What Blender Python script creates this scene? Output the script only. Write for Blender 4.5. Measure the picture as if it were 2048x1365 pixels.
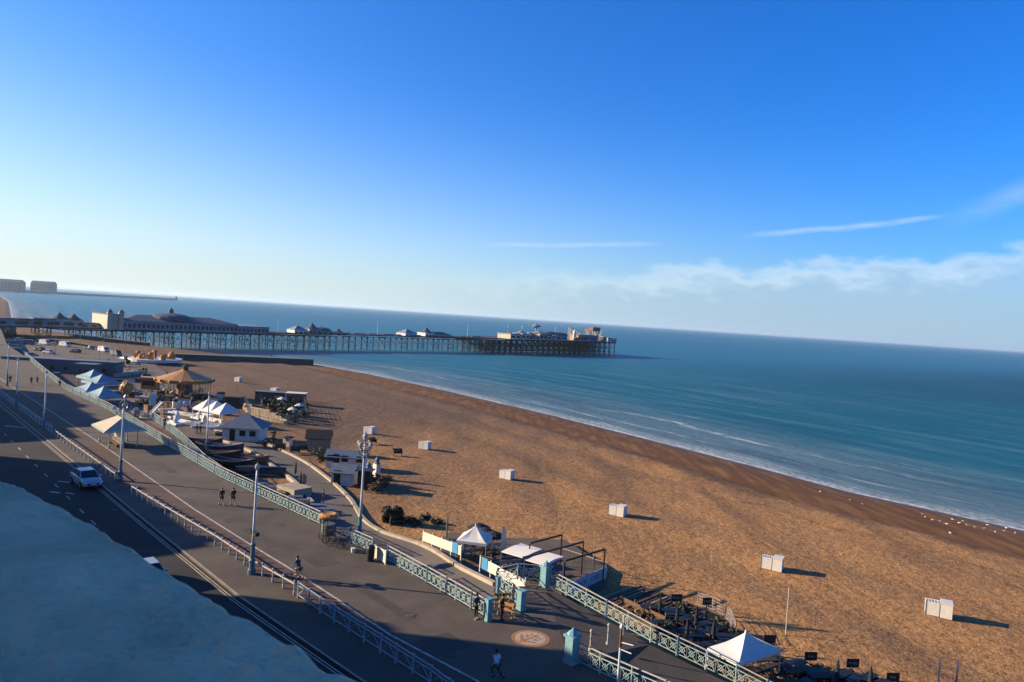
import bpy, math, random
from mathutils import Vector, Matrix
random.seed(7)
R = math.radians
sc = bpy.context.scene
for o in list(bpy.data.objects): bpy.data.objects.remove(o)
C = bpy.data.collections.new("seafront"); sc.collection.children.link(C)

# ---------------------------------------------------------------- camera
FPX = 2048*26/36; HC = 20.5
ROLL = R(3.78); PITCH = math.atan(47/FPX)
cam_d = bpy.data.cameras.new("camera"); cam = bpy.data.objects.new("camera", cam_d); C.objects.link(cam)
cam_d.lens = 26; cam_d.sensor_width = 36; cam_d.sensor_fit = 'HORIZONTAL'
cam_d.clip_start = 0.05; cam_d.clip_end = 90000
cam_d.dof.use_dof = True; cam_d.dof.focus_distance = 90; cam_d.dof.aperture_fstop = 8
cam.matrix_world = Matrix.Translation((0, 0, HC)) @ Matrix.Rotation(math.pi/2 - PITCH, 4, 'X') @ Matrix.Rotation(ROLL, 4, 'Z')
sc.camera = cam

# ---------------------------------------------------------------- light
SUN_EL = R(18.1); SUN_DIR = Vector((-0.9945*math.cos(SUN_EL), 0.1045*math.cos(SUN_EL), math.sin(SUN_EL)))
sd_ = bpy.data.lights.new("sun", 'SUN'); sun = bpy.data.objects.new("sun", sd_); C.objects.link(sun)
sd_.energy = 5.0; sd_.angle = R(0.5); sd_.color = (1.0, 0.80, 0.54)
sun.rotation_euler = SUN_DIR.to_track_quat('Z', 'Y').to_euler()
w = bpy.data.worlds.new("World"); sc.world = w; w.use_nodes = True
nt = w.node_tree; nt.nodes.clear()
wo = nt.nodes.new('ShaderNodeOutputWorld'); bg = nt.nodes.new('ShaderNodeBackground')
sky = nt.nodes.new('ShaderNodeTexSky'); sky.sky_type = 'NISHITA'; sky.sun_disc = False
sky.sun_elevation = SUN_EL
sky.sun_rotation = math.atan2(SUN_DIR.x, SUN_DIR.y)
sky.altitude = 20; sky.air_density = 1.0; sky.dust_density = 0.6; sky.ozone_density = 3.0
bg.inputs['Strength'].default_value = 0.050
hs = nt.nodes.new('ShaderNodeHueSaturation'); hs.inputs['Saturation'].default_value = 1.30
nt.links.new(sky.outputs[0], hs.inputs['Color'])
# clouds: a low bank over the sea on the right and two thin streaks, by direction (infinitely far)
def wn(t, **k):
    n = nt.nodes.new(t)
    for a, b in k.items(): setattr(n, a, b)
    return n
def wm(op, a, b=None, c=None, clamp=False):
    n = wn('ShaderNodeMath', operation=op, use_clamp=clamp)
    for i, v in enumerate((a, b, c)):
        if v is None: continue
        if isinstance(v, (int, float)): n.inputs[i].default_value = v
        else: nt.links.new(v, n.inputs[i])
    return n.outputs[0]
def wmr(v, a, b, c, d, smooth=True):
    n = wn('ShaderNodeMapRange', clamp=True)
    if smooth: n.interpolation_type = 'SMOOTHSTEP'
    nt.links.new(v, n.inputs[0])
    for i, x in enumerate((a, b, c, d)): n.inputs[i+1].default_value = x
    return n.outputs[0]
tc = wn('ShaderNodeTexCoord'); sx = wn('ShaderNodeSeparateXYZ'); nt.links.new(tc.outputs['Generated'], sx.inputs[0])
X, Y, Z = sx.outputs
az = wm('ARCTAN2', X, Y)                        # 0 straight ahead, + to the right
hyp = wm('SQRT', wm('ADD', wm('MULTIPLY', X, X), wm('MULTIPLY', Y, Y)))
el = wm('ARCTAN2', Z, hyp)
cmb = wn('ShaderNodeCombineXYZ'); nt.links.new(az, cmb.inputs[0]); nt.links.new(wm('MULTIPLY', el, 2.2), cmb.inputs[1])
def wnoise(scale, detail=6, rough=.55):
    n = wn('ShaderNodeTexNoise'); n.inputs['Scale'].default_value = scale; n.inputs['Detail'].default_value = detail
    n.inputs['Roughness'].default_value = rough; nt.links.new(cmb.outputs[0], n.inputs['Vector']); return n.outputs[0]
n1 = wnoise(9); n2 = wnoise(30, 5, .6); n3 = wnoise(3.2, 3)
top = wm('ADD', wmr(az, -.15, .62, .050, .118, False), wm('ADD', wm('MULTIPLY', wm('SUBTRACT', n1, .5), .078), wm('MULTIPLY', wm('SUBTRACT', n2, .5), .036)))
dlt = wm('SUBTRACT', top, el)
edge = wmr(dlt, -.004, .020, 0, 1)
dens = wm('MULTIPLY', edge, wmr(az, -.25, .30, .0, .72))
dens = wm('MULTIPLY', dens, wmr(n3, .25, .75, .75, 1.0))
# thin streaks
def streak(a0, a1, e0, slope, wdt, amt):
    ctr = wm('ADD', wm('MULTIPLY', wm('SUBTRACT', az, a0), slope), e0)
    ctr = wm('ADD', ctr, wm('MULTIPLY', wm('SUBTRACT', n1, .5), .012))
    dd = wm('ABSOLUTE', wm('SUBTRACT', el, ctr))
    m = wmr(dd, 0, wdt, 1, 0)
    m = wm('MULTIPLY', m, wm('MULTIPLY', wmr(az, a0, a0+.09, 0, 1), wmr(az, a1-.05, a1, 1, 0)))
    return wm('MULTIPLY', m, wm('MULTIPLY', amt, wmr(n2, .25, .7, .45, 1)))
s1 = streak(.27, .53, .121, .115, .0055, .38)
s2 = streak(-.08, .20, .093, .06, .005, .3)
s3 = streak(.50, .66, .135, .45, .022, .22)
dens = wm('MINIMUM', wm('ADD', wm('ADD', dens, s1), wm('ADD', s2, s3)), .92)
def wmix(f, a, b, mode='MIX'):
    q = wn('ShaderNodeMix', data_type='RGBA'); q.blend_type = mode
    for i, v in ((0, f), (6, a), (7, b)):
        if isinstance(v, tuple): q.inputs[i].default_value = (*v, 1)
        elif isinstance(v, (int, float)): q.inputs[i].default_value = v
        else: nt.links.new(v, q.inputs[i])
    return q.outputs[2]
tint = wmix(wmr(az, -.6, .6, 0, 1), (1.0, 1.24, 1.80), (.44, 1.08, 1.88))
graded = wmix(1.0, hs.outputs[0], tint, 'MULTIPLY')
hzc = wmix(wmr(az, -.15, .6, 0, 1), wmix(wmr(az, -.65, .0, 0, 1), (6.5, 7.2, 6.9), (5.3, 6.5, 7.1)), (2.7, 3.9, 5.4))
hf = wm('POWER', wm('SUBTRACT', 1.0, wmr(el, -.01, .36, 0, 1, False)), wmr(az, -.6, .6, 2.2, 4.2, False))
skyc = wmix(hf, graded, hzc)
mixc = wn('ShaderNodeMix', data_type='RGBA'); nt.links.new(dens, mixc.inputs[0]); nt.links.new(skyc, mixc.inputs[6])
nt.links.new(wmix(wmr(wm('ADD', dlt, wm('MULTIPLY', wm('SUBTRACT', n2, .5), .04)), .002, .045, 0, 1), (6.2, 7.2, 7.9), (3.5, 4.8, 6.1)), mixc.inputs[7])
nt.links.new(mixc.outputs[2], bg.inputs['Color']); nt.links.new(bg.outputs[0], wo.inputs[0])
sc.view_settings.view_transform = 'Standard'; sc.view_settings.look = 'None'; sc.view_settings.gamma = 1
sc.view_settings.exposure = 1.36
sc.cycles.max_bounces = 4; sc.cycles.volume_bounces = 0; sc.cycles.transparent_max_bounces = 6
sc.cycles.use_denoising = True

# ---------------------------------------------------------------- where things stand: points on the ground
def ray(px, py):
    u = (px-1024)/FPX; v = -(py-682.5)/FPX
    c, s = math.cos(ROLL), math.sin(ROLL); x = u*c - v*s; z = u*s + v*c
    cp, sp = math.cos(PITCH), math.sin(PITCH)
    return Vector((x, cp + z*sp, -sp + z*cp))
def P(px, py, z=0.0):
    d = ray(px, py); t = (z-HC)/d.z
    return Vector((d.x*t, d.y*t, z))
def lerp_tab(t, x):
    if x <= t[0][0]: return t[0][1]
    for (a, b), (c, d) in zip(t, t[1:]):
        if x <= c: return b + (d-b)*(x-a)/(c-a)
    return t[-1][1]
E0 = Vector((-.6, .8, 0)); N0 = Vector((.8, .6, 0))
SHORE = [(-600, 122), (-100, 132), (43, 134.5), (70, 132.5), (94, 135.5), (125, 138), (167, 141), (238, 142), (290, 140), (330, 134), (397, 92), (470, 70), (573, 38), (729, 35), (1396, 62), (3000, 90), (6000, 100), (60000, 100)]
PROF = [(-80, -14), (-20, -9), (0, -7.5), (9, -6.75), (22, -6.0), (27, -5.45), (45, -4.8), (60, -4.2), (80, -3.5), (94, -3.09), (400, -3.09)]
def shore(s): return lerp_tab(SHORE, s)
def vnoise(x, y, seed=0):
    def h(i, j):
        n = math.sin(i*127.1 + j*311.7 + seed*74.7)*43758.5453
        return n - math.floor(n)
    xi, yi = math.floor(x), math.floor(y); fx, fy = x-xi, y-yi
    fx = fx*fx*(3-2*fx); fy = fy*fy*(3-2*fy)
    return (h(xi, yi)*(1-fx) + h(xi+1, yi)*fx)*(1-fy) + (h(xi, yi+1)*(1-fx) + h(xi+1, yi+1)*fx)*fy
def beach_sd(s, d):
    u = shore(s) - d
    z = lerp_tab(PROF, u*lerp_tab([(320, 1), (420, 2.3), (1200, 2.3), (3000, 1)], s))
    k = max(0, min(1, (u-4)/12))*max(0, min(1, (96-u)/10))
    ridge = math.sin(u*.42 + 2.2*vnoise(s*.02, u*.03)) * .16 * vnoise(s*.012+5, u*.06)
    z += k*(ridge + .30*(vnoise(s*.045, u*.13, 3)-.5) + .10*(vnoise(s*.4, u*.4, 5)-.5))
    return z
def beach(x, y):
    v = Vector((x, y, 0)); return beach_sd(v.dot(E0), v.dot(N0))
def G(px, py):
    z = -4.0
    for _ in range(14):
        p = P(px, py, z); z = z*.4 + .6*beach(p.x, p.y)
    p.z = beach(p.x, p.y); return p
ZL = -3.0
def Lo(px, py): return P(px, py, ZL)

# ---------------------------------------------------------------- materials
MATS = {}
KA = .57
def mat(name, col, rough=.7, var=0.0, scale=3.0, bump=0.0, metal=0.0, spec=.4, detail=4, bscale=None):
    if name in MATS: return MATS[name]
    k_ = KA if max(col) < .7 else .70; col = tuple(c*k_ for c in col)
    m = bpy.data.materials.new(name); m.use_nodes = True; t = m.node_tree; b = t.nodes['Principled BSDF']
    b.inputs['Base Color'].default_value = (*col, 1); b.inputs['Roughness'].default_value = rough
    b.inputs['Metallic'].default_value = metal; b.inputs['Specular IOR Level'].default_value = spec
    co = t.nodes.new('ShaderNodeTexCoord')
    no = t.nodes.new('ShaderNodeTexNoise'); no.inputs['Scale'].default_value = scale; no.inputs['Detail'].default_value = detail
    t.links.new(co.outputs['Object'], no.inputs['Vector'])
    if var:
        mr = t.nodes.new('ShaderNodeMapRange'); mr.inputs[1].default_value = .3; mr.inputs[2].default_value = .7
        mr.inputs[3].default_value = 1-var; mr.inputs[4].default_value = 1+var
        t.links.new(no.outputs[0], mr.inputs[0])
        mx = t.nodes.new('ShaderNodeVectorMath'); mx.operation = 'SCALE'; mx.inputs[0].default_value = col
        t.links.new(mr.outputs[0], mx.inputs['Scale']); t.links.new(mx.outputs[0], b.inputs['Base Color'])
    if bump:
        n2 = t.nodes.new('ShaderNodeTexNoise'); n2.inputs['Scale'].default_value = bscale or scale*4; n2.inputs['Detail'].default_value = 3
        t.links.new(co.outputs['Object'], n2.inputs['Vector'])
        bp = t.nodes.new('ShaderNodeBump'); bp.inputs['Strength'].default_value = bump; bp.inputs['Distance'].default_value = .05
        t.links.new(n2.outputs[0], bp.inputs['Height']); t.links.new(bp.outputs[0], b.inputs['Normal'])
    MATS[name] = m; return m
M = dict(
 white=mat('white_paint', (.72, .69, .64), .5, .06, 2), cream=mat('cream_paint', (.74, .68, .56), .6, .08, 2),
 tent=mat('white_canvas', (.74, .72, .68), .75, .04, 1.5), bluecanvas=mat('blue_canvas', (.26, .42, .52), .7, .08, 1.5),
 dark=mat('black_paint', (.018, .018, .02), .5, .2, 5), darkcloth=mat('black_cloth', (.02, .022, .028), .9, .3, 5),
 iron=mat('pale_green_ironwork', (.42, .56, .53), .5, .15, 6), ironblue=mat('blue_iron_post', (.09, .19, .25), .5, .15, 6),
 turq=mat('turquoise_paint', (.05, .25, .34), .45, .12, 4), palepole=mat('pale_pole_paint', (.69, .72, .74), .5, .1, 3),
 fencep=mat('pale_blue_fence_paint', (.40, .49, .54), .5, .12, 5), toprail=mat('top_rail_paint', (.58, .54, .48), .5, .12, 5),
 steel=mat('grey_steel', (.35, .36, .37), .4, .1, 6, metal=.6), glassd=mat('dark_glass', (.02, .03, .04), .08),
 lglass=mat('lantern_glass', (.6, .6, .55), .15), rubber=mat('rubber', (.02, .02, .02), .8),
 wood=mat('brown_wood', (.16, .09, .05), .8, .25, 4), woodd=mat('dark_wood', (.06, .04, .03), .8, .3, 4), woodl=mat('pale_wood', (.46, .34, .21), .8, .2, 4),
 stone=mat('pale_stone', (.46, .38, .28), .85, .18, 1.2, .3), conc=mat('concrete', (.20, .19, .18), .9, .2, .8, .3), concd=mat('dark_concrete', (.085, .08, .078), .9, .25, .5, .4),
 roofg=mat('blue_grey_roof', (.13, .18, .24), .6, .15, 1.5), roofd=mat('dark_roof', (.035, .033, .035), .8, .2, 2),
 orange=mat('orange_paint', (.62, .27, .05), .6, .15, 2), gold=mat('gold_paint', (.62, .30, .075), .45, .2, 2), red=mat('red_paint', (.40, .06, .04), .5, .1, 2),
 blue=mat('sky_blue_paint', (.06, .32, .62), .5, .1, 2), navy=mat('navy_paint', (.03, .06, .14), .5, .15, 2), brick=mat('brick', (.30, .15, .10), .9, .2, 1.5),
 skin=mat('skin', (.45, .27, .19), .6, .05, 5), hair=mat('dark_hair', (.03, .02, .015), .8), hairl=mat('fair_hair', (.30, .20, .10), .8),
 leaf=mat('dark_leaf', (.045, .050, .022), .8, .4, 2), leafb=mat('brown_leaf', (.13, .085, .045), .9, .4, 2), bark=mat('bark', (.12, .08, .05), .9, .3, 5),
 silver=mat('silver_car_paint', (.50, .58, .66), .28, .03, 1, metal=.25), whitecar=mat('white_car_paint', (.80, .80, .80), .3, .02, 1), bluecar=mat('blue_grey_car_paint', (.20, .27, .34), .3, metal=.3),
 lampw=mat('headlamp_glass', (.75, .80, .85), .1), line=mat('painted_line', (.56, .51, .43), .8, .4, 2), yline=mat('pale_yellow_line', (.60, .50, .34), .8, .3, 5),
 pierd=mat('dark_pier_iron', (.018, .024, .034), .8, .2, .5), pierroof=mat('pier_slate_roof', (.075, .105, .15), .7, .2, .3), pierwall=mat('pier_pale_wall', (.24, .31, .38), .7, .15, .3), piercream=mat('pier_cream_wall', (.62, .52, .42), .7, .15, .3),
 far=mat('hazed_concrete', (.17, .23, .28), .9, .1, .02), gull=mat('gull_feathers', (.8, .8, .8), .8), netm=mat('net_mesh', (.10, .16, .22), .9, .5, 3), stucco=mat('cream_stucco', (.6, .55, .45), .9, .1, .5),  # far: blue distance haze is mixed into the concrete colour
)
def asphalt(name, col, var, stainscale, fine, patch=.12):
    col = tuple(c*.56 for c in col)
    m = bpy.data.materials.new(name); m.use_nodes = True; t = m.node_tree; b = t.nodes['Principled BSDF']; b.inputs['Roughness'].default_value = .88; b.inputs['Specular IOR Level'].default_value = .25
    co = t.nodes.new('ShaderNodeTexCoord')
    def nz(s, d=4, r=.6):
        n = t.nodes.new('ShaderNodeTexNoise'); n.inputs['Scale'].default_value = s; n.inputs['Detail'].default_value = d; n.inputs['Roughness'].default_value = r
        t.links.new(co.outputs['Object'], n.inputs['Vector']); return n
    def mr(n, a, b_, c, d):
        q = t.nodes.new('ShaderNodeMapRange'); t.links.new(n.outputs[0], q.inputs[0])
        for i, v in enumerate((a, b_, c, d)): q.inputs[i+1].default_value = v
        return q.outputs[0]
    a1 = mr(nz(stainscale), .3, .7, 1-var, 1+var); a2 = mr(nz(fine, 2), .3, .7, .9, 1.1); a3 = mr(nz(stainscale*.25, 5, .7), .35, .65, 1-patch, 1+patch)
    def mul(a, b_):
        q = t.nodes.new('ShaderNodeMath'); q.operation = 'MULTIPLY'; t.links.new(a, q.inputs[0]); t.links.new(b_, q.inputs[1]); return q.outputs[0]
    s = t.nodes.new('ShaderNodeVectorMath'); s.operation = 'SCALE'; s.inputs[0].default_value = col
    t.links.new(mul(mul(a1, a2), a3), s.inputs['Scale']); t.links.new(s.outputs[0], b.inputs['Base Color'])
    bp = t.nodes.new('ShaderNodeBump'); bp.inputs['Strength'].default_value = .25; bp.inputs['Distance'].default_value = .02
    t.links.new(nz(12).outputs[0], bp.inputs['Height']); t.links.new(bp.outputs[0], b.inputs['Normal'])
    return m
A_road = asphalt('road_asphalt', (.036, .032, .028), .24, .25, 5)
A_prom = asphalt('promenade_asphalt', (.128, .104, .082), .16, .30, 5, .16)
A_pave = asphalt('pavement_slabs', (.15, .13, .11), .12, .6, 6)
A_cycle = asphalt('cycle_lane_surface', (.135, .082, .060), .12, .4, 6)
A_low = asphalt('lower_promenade_asphalt', (.165, .140, .118), .12, .2, 5)
A_deck = asphalt('terrace_paving', (.15, .115, .09), .15, .4, 4)

# ---------------------------------------------------------------- mesh builder
class MB:
    def __init__(s): s.v = []; s.f = []
    def add(s, vs, fs):
        n = len(s.v); s.v += [tuple(v) for v in vs]; s.f += [tuple(i+n for i in f) for f in fs]; return s
    def box(s, x, y, z, sx, sy, sz, rz=0.0):          # x,y centre, z bottom
        c, n = math.cos(rz), math.sin(rz); vs = []
        for dz in (0, sz):
            for dx, dy in ((-1, -1), (1, -1), (1, 1), (-1, 1)):
                a, b = dx*sx/2, dy*sy/2; vs.append((x+a*c-b*n, y+a*n+b*c, z+dz))
        return s.add(vs, [(3, 2, 1, 0), (4, 5, 6, 7), (0, 1, 5, 4), (1, 2, 6, 5), (2, 3, 7, 6), (3, 0, 4, 7)])
    def cyl(s, p, q, r0, r1=None, n=8, cap=True):
        r1 = r0 if r1 is None else r1; p = Vector(p); q = Vector(q); d = (q-p).normalized()
        a = d.orthogonal().normalized(); b = d.cross(a); vs = []
        for c, r in ((p, r0), (q, r1)):
            for i in range(n):
                t = 2*math.pi*i/n; vs.append(c + a*r*math.cos(t) + b*r*math.sin(t))
        fs = [(i, (i+1) % n, n+(i+1) % n, n+i) for i in range(n)]
        if cap: fs += [tuple(range(n-1, -1, -1)), tuple(range(n, 2*n))]
        return s.add(vs, fs)
    def bar(s, p, q, w=.05, h=None):
        h = h or w; p = Vector(p); q = Vector(q); d = (q-p).normalized()
        up = Vector((0, 0, 1)) if abs(d.z) < .95 else Vector((1, 0, 0))
        a = d.cross(up).normalized()*w/2; b = a.cross(d).normalized()*h/2
        return s.add([p-a-b, p+a-b, p+a+b, p-a+b, q-a-b, q+a-b, q+a+b, q-a+b], [(0, 1, 2, 3), (7, 6, 5, 4), (0, 4, 5, 1), (1, 5, 6, 2), (2, 6, 7, 3), (3, 7, 4, 0)])
    def lathe(s, prof, n=12, x=0, y=0, z=0):           # prof: (r, z)
        vs = []
        for r, h in prof:
            for i in range(n):
                t = 2*math.pi*i/n; vs.append((x+r*math.cos(t), y+r*math.sin(t), z+h))
        m = len(prof); fs = []
        for k in range(m-1):
            for i in range(n): j = (i+1) % n; fs.append((k*n+i, k*n+j, (k+1)*n+j, (k+1)*n+i))
        fs += [tuple(range(n-1, -1, -1)), tuple(range((m-1)*n, m*n))]
        return s.add(vs, fs)
    def torus(s, c, R_, r, ax='z', n=16, m=6):
        vs = []
        for i in range(n):
            t = 2*math.pi*i/n
            for j in range(m):
                u = 2*math.pi*j/m; a = (R_+r*math.cos(u)); X_, Y_, Z_ = a*math.cos(t), a*math.sin(t), r*math.sin(u)
                v = {'z': (X_, Y_, Z_), 'y': (X_, Z_, Y_), 'x': (Z_, X_, Y_)}[ax]
                vs.append((c[0]+v[0], c[1]+v[1], c[2]+v[2]))
        fs = [(i*m+j, ((i+1) % n)*m+j, ((i+1) % n)*m+(j+1) % m, i*m+(j+1) % m) for i in range(n) for j in range(m)]
        return s.add(vs, fs)
    def prism(s, poly, z0, z1):                        # poly: xy list (any orientation)
        n = len(poly); ar = sum(poly[i][0]*poly[(i+1) % n][1]-poly[(i+1) % n][0]*poly[i][1] for i in range(n))
        if ar < 0: poly = poly[::-1]
        vs = [(p[0], p[1], z0) for p in poly]+[(p[0], p[1], z1) for p in poly]
        return s.add(vs, [tuple(range(n-1, -1, -1)), tuple(range(n, 2*n))]+[(i, (i+1) % n, n+(i+1) % n, n+i) for i in range(n)])
    def hexa(s, a, b):                                 # two quads (lists of 4 pts), bottom a and top b
        return s.add(list(a)+list(b), [(3, 2, 1, 0), (4, 5, 6, 7), (0, 1, 5, 4), (1, 2, 6, 5), (2, 3, 7, 6), (3, 0, 4, 7)])
    def blob(s, c, r, n=8, m=6, sz=1.0):
        prof = [(max(.001, r*math.sin(math.pi*k/m)), -r*sz*math.cos(math.pi*k/m)) for k in range(m+1)]
        return s.lathe(prof, n, c[0], c[1], c[2])
    def build(s, name, m, parent=None, label=None, cat=None, group=None, kind=None, smooth=False, loc=None):
        me = bpy.data.meshes.new(name)
        v = s.v
        if loc is not None: v = [(a-loc[0], b-loc[1], c-loc[2]) for a, b, c in v]
        me.from_pydata(v, [], s.f); me.materials.append(m); me.update()
        if smooth:
            for p in me.polygons: p.use_smooth = True
        o = bpy.data.objects.new(name, me); C.objects.link(o)
        if loc is not None: o.location = loc
        if parent is not None:
            o.parent = parent
            if loc is not None: o.location = (0, 0, 0)
        if label: o['label'] = label
        if cat: o['category'] = cat
        if group: o['group'] = group
        if kind: o['kind'] = kind
        return o
def thing(name, label, cat, loc=(0, 0, 0), rz=0.0, group=None):
    o = bpy.data.objects.new(name, None); C.objects.link(o); o.location = loc; o.rotation_euler = (0, 0, rz)
    o.empty_display_size = .2
    o['label'] = label; o['category'] = cat
    if group: o['group'] = group
    return o
KIDS = {}
def dup(src, loc, rz, label=None, group=None, sc_=None):
    r = src.copy(); C.objects.link(r); r.location = loc; r.rotation_euler = (0, 0, rz)
    if sc_: r.scale = (sc_,)*3
    if label: r['label'] = label
    if group: r['group'] = group
    for ch in [c for c in C.objects if c.parent == src]:
        c = ch.copy(); C.objects.link(c); c.parent = r
        for g in [d for d in C.objects if d.parent == ch]:
            d = g.copy(); C.objects.link(d); d.parent = c
    return r
def wp(o, mb, name, m, label=None, smooth=False):      # a part given in world coordinates under an unrotated thing
    return mb.build(name, m, o, label=label, loc=tuple(o.location), smooth=smooth)
def ang(p, q): return math.atan2(q[1]-p[1], q[0]-p[0])
def ps(px, py, z=0.0): return P(px, py, z)

# ================================================================ SETTING
# beach: one heightfield in shore coordinates, carrying its distance to the water
def frange(a, b, st):
    r = []; x = a
    while x < b-1e-6: r.append(x); x += st
    return r
svals = [-60000, -6000, -600, -300, -150, -80]+frange(-50, 200, 1.6)+frange(200, 420, 4)+frange(420, 780, 12)+[800, 900, 1000, 1150, 1300, 1400, 1700, 2200, 3000, 4500, 8000, 60000]
uvals = [-80, -40, -20, -10, -6, -3]+frange(-1.5, 100, 1.1)+[102, 106, 112, 120, 140, 180, 260, 400, 1000, 5000, 40000]
vs = []; at = []
for s_ in svals:
    o_ = shore(s_)
    for u in uvals:
        d = o_-u; p = E0*s_+N0*d
        z = beach_sd(s_, d) if u < 401 else -3.09
        vs.append((p.x, p.y, z)); at.append(u)
nu = len(uvals)
fs = [(i*nu+j, (i+1)*nu+j, (i+1)*nu+j+1, i*nu+j+1) for i in range(len(svals)-1) for j in range(nu-1)]
me = bpy.data.meshes.new('beach'); me.from_pydata(vs, [], fs); me.update()
a_ = me.attributes.new('inland', 'FLOAT', 'POINT'); a_.data.foreach_set('value', at)
for p in me.polygons: p.use_smooth = True
beach_o = bpy.data.objects.new('beach', me); C.objects.link(beach_o); beach_o['kind'] = 'structure'
m = bpy.data.materials.new('shingle'); m.use_nodes = True; t = m.node_tree; b = t.nodes['Principled BSDF']; me.materials.append(m)
class NT:
    def __init__(s, t): s.t = t
    def n(s, ty, **k):
        q = s.t.nodes.new(ty)
        for a, b_ in k.items(): setattr(q, a, b_)
        return q
    def m(s, op, a, b=None, clamp=False):
        q = s.n('ShaderNodeMath', operation=op, use_clamp=clamp)
        for i, v in enumerate((a, b)):
            if v is None: continue
            if isinstance(v, (int, float)): q.inputs[i].default_value = v
            else: s.t.links.new(v, q.inputs[i])
        return q.outputs[0]
    def mr(s, v, a, b, c, d, sm=False):
        q = s.n('ShaderNodeMapRange'); s.t.links.new(v, q.inputs[0])
        if sm: q.interpolation_type = 'SMOOTHSTEP'
        for i, x in enumerate((a, b, c, d)): q.inputs[i+1].default_value = x
        return q.outputs[0]
    def noise(s, vec, sc_, det=4, ro=.6):
        q = s.n('ShaderNodeTexNoise'); q.inputs['Scale'].default_value = sc_; q.inputs['Detail'].default_value = det; q.inputs['Roughness'].default_value = ro
        s.t.links.new(vec, q.inputs['Vector']); return q.outputs[0]
    def mix(s, f, a, b):
        q = s.n('ShaderNodeMix', data_type='RGBA')
        for i, v in ((0, f), (6, a), (7, b)):
            if isinstance(v, tuple): q.inputs[i].default_value = (*v, 1)
            elif isinstance(v, (int, float)): q.inputs[i].default_value = v
            else: s.t.links.new(v, q.inputs[i])
        return q.outputs[2]
    def mapping(s, vec, scale, rot=0.0):
        q = s.n('ShaderNodeMapping'); q.inputs['Scale'].default_value = scale; q.inputs['Rotation'].default_value = (0, 0, rot); s.t.links.new(vec, q.inputs[0]); return q.outputs[0]
N = NT(t); geo = N.n('ShaderNodeNewGeometry'); pos = geo.outputs['Position']
attr = N.n('ShaderNodeAttribute', attribute_name='inland'); inl = attr.outputs['Fac']
# pebbly speckle at several sizes
f1 = N.noise(pos, 4.6, 3, .75); f2 = N.noise(pos, 1.1, 3, .6); f3 = N.noise(N.mapping(pos, (.10, .03, .1), R(37)), 1.0, 4)
sp = N.m('ADD', N.mr(f1, .3, .7, -.62, .62), N.mr(f2, .3, .7, -.25, .25))
dry = N.mix(N.mr(f3, .3, .7, 0, 1), (.318, .166, .062), (.250, .134, .056))
sdot = N.n('ShaderNodeVectorMath', operation='DOT_PRODUCT'); t.links.new(pos, sdot.inputs[0]); sdot.inputs[1].default_value = (-.6, .8, 0)
far_ = N.mr(N.m('ADD', sdot.outputs['Value'], N.mr(f3, .3, .7, -25, 25)), 45, 165, 0, 1, True)
dry = N.mix(N.m('MULTIPLY', far_, .85), dry, (.092, .060, .041))
bandn = N.noise(N.mapping(pos, (.16, .014, .1), R(37)), 1.0, 5, .65)
dry = N.mix(N.mr(bandn, .50, .66, 0, .5), dry, (.090, .055, .034))
dry = N.mix(N.mr(bandn, .28, .44, .3, 0), dry, (.26, .165, .09))
weed = N.m('MULTIPLY', N.m('MAXIMUM', N.mr(N.m('ABSOLUTE', N.m('SUBTRACT', N.m('ADD', inl, N.mr(f3, .3, .7, -2.5, 2.5)), 37)), 0, 1.2, 1, 0, True), N.mr(N.m('ABSOLUTE', N.m('SUBTRACT', N.m('ADD', inl, N.mr(f3, .3, .7, 3, -3)), 55)), 0, .9, .7, 0, True)), N.mr(f2, .45, .62, 0, .75))
dry = N.mix(weed, dry, (.045, .030, .022))
vscale = N.n('ShaderNodeVectorMath', operation='SCALE'); t.links.new(dry, vscale.inputs[0]); t.links.new(N.m('ADD', 1.0, sp), vscale.inputs['Scale'])
wn_ = N.noise(pos, .16, 4, .6); edge_ = N.m('ADD', inl, N.mr(wn_, .3, .7, -3.2, 3.2))
wet = N.mr(edge_, 24, 29, 1, 0, True)
st = N.noise(N.mapping(pos, (.55, .08, .3), R(37)), 1.0, 4)
wetc = N.mix(N.mr(st, .45, .72, 0, 1), (.105, .048, .019), (.20, .105, .042))
rim = N.mr(N.m('ABSOLUTE', N.m('SUBTRACT', edge_, 28)), 0, 2.2, .35, 0, True)
c1 = N.mix(wet, vscale.outputs[0], wetc); c2 = N.mix(rim, c1, (.075, .040, .020))
vwet = N.mr(N.m('ADD', inl, N.mr(wn_, .3, .7, -1.5, 1.5)), 1.0, 5.5, .8, 0, True)
c3 = N.mix(vwet, c2, (.085, .052, .035))
t.links.new(c3, b.inputs['Base Color'])
t.links.new(N.mr(inl, 0, 5, .35, .95), b.inputs['Roughness']); b.inputs['Specular IOR Level'].default_value = .12
bp = N.n('ShaderNodeBump'); bp.inputs['Strength'].default_value = .9; bp.inputs['Distance'].default_value = .16
hb = N.m('MULTIPLY', N.m('ADD', N.noise(pos, 1.6, 4, .7), N.m('MULTIPLY', N.noise(pos, .45, 3), 1.3)), N.mr(wet, 0, 1, 1, .25))
t.links.new(hb, bp.inputs['Height']); t.links.new(bp.outputs[0], b.inputs['Normal'])

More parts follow.
